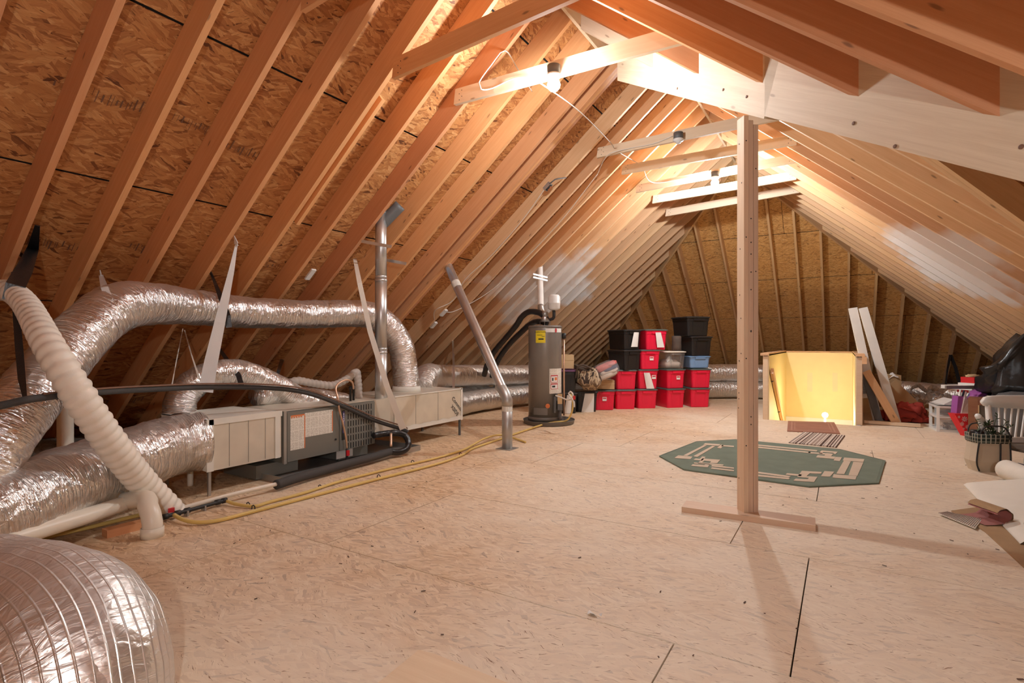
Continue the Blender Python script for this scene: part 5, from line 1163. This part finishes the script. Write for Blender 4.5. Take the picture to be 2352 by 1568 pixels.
for u in (.05, .95):
    for v in (.02, .42):
        c = s0 + sx * L_ * u + sf * v; g = G(); g.lathe([(.018, 0), (.026, zs * .5), (.02, zs)], (c.x, c.y, 0), 12); part('leg', g, M['white'], o, True)
g = G(); g.tube([ca_(2274, 985, 5.62), ca_(2262, 974, 5.45), ca_(2252, 962, 5.30), ca_(2246, 955, 5.24)], [.022, .026, .030, .026], 14); part('arm_rest', g, M['white'], o, True)
g = G(); g.tube([ca_(2252, 964, 5.32), ca_(2256, 990, 5.34), ca_(2258, 1014, 5.36)], [.020, .028, .02], 12); part('arm_post', g, M['white'], o, True)
g = blob(ca_(2303, 1014, 5.50), .05, .03, .02, 3); solo('orange_toy', g, M['orange'], 'small orange object on the chair seat', 'toy', ca_(2303, 1018, 5.5), None, True)

# canvas bag with plaid lining and a sprig
bf = flo(2262, 1090, 0); o = thing('canvas_bag', 'beige canvas tote bag with black piping and plaid rim in front of the chair', 'bag', bf)
BA = R(24); bx_ = V((math.cos(BA), math.sin(BA), 0)); by_ = V((-bx_.y, bx_.x, 0)); bc = V((1.20, 6.93, 0))
bz = lambda y: 1.25 - (y - 785) / 1251 * 5.35
def bring(w_, d_, z, dx=0): return [bc + bx_ * (sx * w_ / 2 + dx) + by_ * (sy * d_ / 2) + V((0, 0, z)) for sx, sy in ((-1, -1), (0, -1.06), (1, -1), (1.03, 0), (1, 1), (0, 1.04), (-1, 1), (-1.08, 0))]
zt = bz(1010)
g = G(); g.ring_surf([bring(.25, .15, 0), bring(.29, .18, .10, -.01), bring(.275, .17, .22), bring(.265, .17, zt)]); part('canvas_body', g, M['bag'], o, False)
pl_ = NT('plaid'); uvp = pl_.uv(); w1 = pl_.n('TexWave', {'bands_direction': 'X'}, Vector=uvp, Scale=9.0).outputs[0]; w2 = pl_.n('TexWave', {'bands_direction': 'Y'}, Vector=uvp, Scale=9.0).outputs[0]
pc = pl_.mix(pl_.math('GREATER_THAN', w1, .8), (.02, .03, .022, 1), (.20, .20, .15, 1)); pc = pl_.mix(pl_.math('GREATER_THAN', w2, .85), pc, (.42, .38, .30, 1)); pl_.P(Base_Color=pc, Roughness=.9)
g = G(); g.ring_surf([bring(.275, .185, zt - .01), bring(.285, .195, zt + .005), bring(.29, .20, zt + .075), bring(.26, .17, zt + .08), bring(.25, .16, zt + .02)], caps=False); g.poly(bring(.25, .16, zt + .03)); part('plaid_rim', g, pl_.m, o, True)
for (u, v) in ((-.5, -.5), (.18, -.53), (.5, -.5)):
    g = G(); g.tube([bc + bx_ * (.255 * u) + by_ * (.16 * v) + V((0, 0, .01)), bc + bx_ * (.295 * u - .01) + by_ * (.185 * v) + V((0, 0, .10)), bc + bx_ * (.27 * u) + by_ * (.178 * v) + V((0, 0, zt))], .007, 8)
    part('piping', g, M['black'], o, True)
for s_, dx in ((-1, -.02), (1, .03)):
    g = G(); g.tube([bc + bx_ * -.125 + by_ * .08 * s_ + V((0, 0, zt + .07)), bc + bx_ * -.08 + by_ * .1 * s_ + V((0, 0, zt + .15)), bc + bx_ * .07 + by_ * .1 * s_ + V((0, 0, zt + .15)), bc + bx_ * .125 + by_ * .1 * s_ + V((0, 0, zt + .07)), bc + bx_ * (.145 + dx) + by_ * .1 * s_ + V((0, 0, zt + .03))], .007, 8); part('handle', g, M['black'], o, True)
o = thing('greenery_sprig', 'artificial green sprig sticking out of the canvas bag', 'plant', bc + V((0, 0, zt + .03)))
rnd = random.Random(5); g = G(); g2 = G()
for k in range(12):
    b = bc + bx_ * rnd.uniform(-.08, .10) + V((0, 0, zt + .04)); e = b + bx_ * rnd.uniform(-.12, .16) + by_ * rnd.uniform(-.08, .08) + V((0, 0, rnd.uniform(.08, .22)))
    g.tube([b, b.lerp(e, .5) + V((0, 0, .02)), e], .003, 5, True, .03)
    for j in range(9):
        p = b.lerp(e, .25 + .09 * j); d = V((rnd.uniform(-1, 1), rnd.uniform(-1, 1), rnd.uniform(-.3, .9))).normalized(); s_ = d.cross(V((.2, .4, 1))).normalized()
        g2.poly([p, p + d * .022 + s_ * .008, p + d * .046, p + d * .022 - s_ * .008])
part('stems', g, M['leaf'], o); part('leaves', g2, M['leaf'], o)['kind'] = 'stuff'
part('black_pouch', blob(bc + bx_ * -.10 + V((0, 0, zt + .07)), .06, .05, .04, 3), M['garbage'], thing('pouch', 'small black pouch lying in the left side of the canvas bag', 'pouch', bc + bx_ * -.10 + V((0, 0, zt + .03))), True)

# rolled rugs and loose mats in the right foreground
a0 = flo(2212, 1116); b0 = flo(2338, 1250); ax_ = (b0 - a0); LL = ax_.length; ax_.normalize(); ou = V((-ax_.y, ax_.x, 0)); ou = ou if ou.x > 0 else -ou
o = thing('folded_rug', 'large cream-backed rug folded over itself on the floor at the right edge', 'rug', a0)
prof = [(.02, .003), (0, .012), (.03, .035), (.25, .085), (.5, .13), (.75, .165), (1.0, .18), (1.2, .15), (1.28, .09), (1.2, .03), (.9, .01), (.5, .004)]
def fr(u, v):
    k = v * (len(prof) - 1); i = min(int(k), len(prof) - 2); t_ = k - i; x = prof[i][0] * (1 - t_) + prof[i + 1][0] * t_; z = prof[i][1] * (1 - t_) + prof[i + 1][1] * t_
    bulge = .05 * max(0, u - .62) / .38 * math.sin(min(1, x / .9) * 3.1)
    return a0 + ax_ * (u * LL * 1.02) + ou * x + V((0, 0, z + bulge))
g = G(); g.sheet(18, 30, fr); part('rug_back', g, M['pad'], o, True)
q = b0 - ax_ * .10 + ou * .13 + V((0, 0, .125))
g = G(); sp = [];
g.tube([b0 - ax_ * .55 + ou * .34 + V((0, 0, .15)), b0 - ax_ * .25 + ou * .24 + V((0, 0, .14)), b0 + ax_ * .02 + ou * .15 + V((0, 0, .13))], [.10, .125, .125], 24); part('rolled_end', g, M['pad_dk'], o, True)
g = G(); c = b0 + ax_ * .022 + ou * .15 + V((0, 0, .13)); n_ = 60; P0 = []
for k in range(n_): t_ = k / n_; r_ = .12 * (1 - .85 * t_); a_ = t_ * 5 * 2 * math.pi; P0.append(c + ou * math.cos(a_) * r_ + AXZ * math.sin(a_) * r_)
g.tube(P0, .011, 6, True, raw=True); part('rolled_layers', g, M['jute'], o, True)
g = G(); g.tube([flo(2312, 1078, .09), flo(2420, 1120, .09)], .088, 22); solo('rolled_rug', g, M['pad'], 'slim white rolled rug lying behind the folded one at the right edge', 'rug', flo(2312, 1078), None, True)
g = G(); g.tube([at(2336, 1074, 4.9), at(2400, 1090, 4.8)], .045, 18); solo('navy_roll', g, M['navy'], 'navy blue roll end lying on the cream rug at the right edge', 'roll', at(2336, 1074, 4.9), None, True)
P = [flo(*p) for p in ((2185, 1175), (2262, 1222), (2352, 1305), (2480, 1330), (2352, 1180), (2252, 1166))]
if (P[1] - P[0]).cross(P[2] - P[0]).z < 0: P = P[::-1]
g = G(); g.ring_surf([[p + V((0, 0, .001)) for p in P], [p + V((0, 0, .010)) for p in P]]); solo('jute_mat', g, M['jute'], 'tan flat rug under the folded cream rug on the right', 'rug', P[0])
P = [flo(*p) for p in ((2155, 1183), (2240, 1218), (2256, 1197), (2176, 1180))]
o = thing('ribbed_mat', 'small cream mat with dark ribs poking out beside the tan rug', 'rug', P[0])
g = G(); g.hexa([p + V((0, 0, .0105)) for p in P] + [p + V((0, 0, .017)) for p in P]); part('base', g, M['pad'], o)
g = G()
for k in range(20):
    t_ = (k + .3) / 20; a_ = P[0].lerp(P[1], t_) + V((0, 0, .018)); b_ = P[3].lerp(P[2], t_) + V((0, 0, .018)); g.bar(a_, b_, .005, .003)
part('ribs', g, M['stripe_md'], o)
cA = flo(2262, 1210); cB = flo(2300, 1180); dx_ = (cB - cA).normalized(); dn = V((dx_.y, -dx_.x, 0)); dn = dn if dn.x < 0 else -dn
prf = [(-.10, .012), (-.02, .014), (.06, .025), (.11, .06), (.11, .105), (.07, .135), (.02, .125), (-.005, .10)]
o = thing('curled_rug', 'dusty pink rug with its end curled over, in front of the folded cream rug', 'rug', cA)
def cu(u, v, th=0.0):
    k = u * (len(prf) - 1); i = min(int(k), len(prf) - 2); t_ = k - i; x = prf[i][0] * (1 - t_) + prf[i + 1][0] * t_; z = prf[i][1] * (1 - t_) + prf[i + 1][1] * t_
    base = flo(2252, 1222).lerp(flo(2300, 1188), .5); al = V((.75, .66, 0)).normalized(); pr = V((.80, -.60, 0)).normalized()
    return base + xa * (x - .01) * .85 + ya * (v * .24 - .06) + V((0, 0, z * .8 + th + .006))
g = G(); g.sheet(24, 6, cu); part('pile', g, M['pink'], o, True)
g = G(); g.sheet(24, 6, lambda u, v: cu(u, v) + (V((.0, 0, -.010)) if u < .4 else (xa * .012 if u < .65 else V((0, 0, .012))))); part('backing', g, M['jute'], o, True)

# ------------------------------------------------------------ wires, boxes on the rafters, scraps
def cable(label, pts, r=.0055, mat='wire'): return pipe('electric_cable', label, pts, r, mat, 'cable', 8, .05)
cable('white cable looping from the left rafters to the big bulb on the foreground tie', [onL(1222, 210, .02), at(1190, 160, 5.3), onL(1160, 116, .01), at(1128, 150, 5.2), at(1100, 190, 5.0), at(1105, 205, 4.95), atY(1130, 203, 4.335), atY(1180, 180, 4.335), atY(1235, 176, 4.335), atY(1258, 170, 4.335)])
cable('white cable sagging from the big bulb to the far collar ties', [at(1240, 190, 4.9), at(1330, 255, 5.6), at(1400, 325, 6.8), atY(1410, 340, 6.83)], .0055)
cable('white cable draped between the unlit holder tie and the next tie', [atY(1425, 352, 6.83), at(1448, 365, 7.6), at(1470, 377, 8.2)])
cable('white cable along the tie up to the unlit lamp holder', [onL(1372, 400, .01), atY(1395, 357, 6.83), atY(1440, 342, 6.83), atY(1500, 330, 6.83), atY(1545, 312, 6.83)])
cable('white cable hanging down to the tie with the smaller bulb', [at(1480, 392, 8.6), at(1488, 412, 8.7), atY(1508, 420, 8.77), atY(1560, 412, 8.77), atY(1620, 405, 8.77)])
cable('long pale cable running down the left rafters from the ties to a small white box', [onL(1372, 400, .012), onL(1335, 448, .012), onL(1290, 505, .012), onL(1220, 580, .012), onL(1130, 665, .012), onL(1050, 712, .012), onL(1022, 716, .012)])
cable('pale cable from the open junction box down the rafters to the lower white box', [onL(1250, 435, .012), onL(1200, 505, .012), onL(1130, 585, .012), onL(1070, 640, .012), onL(1040, 690, .012), onL(1000, 712, .012), onL(998, 735, .012)])
cable('grey cable stub curling out of the open junction box', [onL(1262, 422, .03), onL(1275, 412, .05), onL(1300, 408, .02)], .009, 'gauge')
def lbox(name, label, px, py, sz, mat, cat='box', off=.015):
    c = onL(px, py, off); sx = V((1, 0, .8333)).normalized(); ny = V((0, 1, 0)); nz = sx.cross(ny); g = G(); g.box(c, sz, (sx, ny, nz)); o = solo(name, g, M[mat], label, cat, c); return o, c, sx, ny, nz
o_, c, sx, ny, nz = lbox('junction_box', 'open metal junction box on a left rafter with wires inside', 1258, 428, (.12, .07, .05), 'galv_dull', 'junction box')
g = G(); g.box(c - nz * .027, (.10, .052, .003), (sx, ny, nz)); part('open_mouth', g, M['ink'], o_)
g = G(); g.tube([c - nz * .03 + sx * .03, c - nz * .05, c - nz * .03 - sx * .03 + ny * .01], .004, 6); part('wire_end', g, M['orange'], o_)
lbox('sensor_box', 'small white box low on a left rafter, upper of two near the slanted vent pipe', 1019, 718, (.14, .07, .035), 'plastic_white')
lbox('sensor_box', 'small white box low on a left rafter, lower of two near the slanted vent pipe', 996, 746, (.13, .07, .035), 'plastic_white')
lbox('sensor_box', 'small white card tacked to a left rafter above the long silver duct', 713, 630, (.16, .06, .02), 'plastic_white')
cable('thin dark cable hanging on the hip rafters behind the post', [at(1750, 690, 14.6), at(1762, 680, 14.6), at(1768, 720, 14.7), at(1780, 750, 14.8), at(1788, 765, 14.8)], .010, 'black')
g = G(); P = [flo(*p) for p in ((868, 1575), (962, 1498), (1000, 1508), (1180, 1580), (1050, 1640), (900, 1640))]
if (P[1] - P[0]).cross(P[2] - P[0]).z < 0: P = P[::-1]
g.ring_surf([[p + V((0, 0, .001)) for p in P], [p + V((0, 0, .011)) for p in P]]); solo('plywood_offcut', g, M['pale'], 'loose pale plywood offcut at the bottom edge of the picture', 'board', P[0])
g = G(); c = flo(1366, 1412); g.sheet(4, 3, lambda u, v: c + V((u * .06 - .03, v * .035 - .017, .004 + .010 * math.sin(u * 4 + v * 3)))); solo('paper_scrap', g, M['paper'], 'tiny white torn paper scrap on the open floor', 'paper', c, None, True)
rnd = random.Random(11); g = G()
for k in range(150):
    c = V((rnd.uniform(-3.6, 1.2), rnd.uniform(1.4, 8.5), .002)); a_ = rnd.uniform(0, 3.14); l_ = rnd.uniform(.003, .012); d = V((math.cos(a_), math.sin(a_), 0)); s_ = V((-d.y, d.x, 0)) * rnd.uniform(.001, .0025)
    g.hexa([c - d * l_ - s_, c + d * l_ - s_, c + d * l_ + s_, c - d * l_ + s_] + [p + V((0, 0, .003)) for p in (c - d * l_ - s_, c + d * l_ - s_, c + d * l_ + s_, c - d * l_ + s_)])
o = solo('wood_chips', g, M['stripe_dk'], 'dark wood chips and splinters scattered over the floor', 'debris', (-1, 4, 0)); o['kind'] = 'stuff'
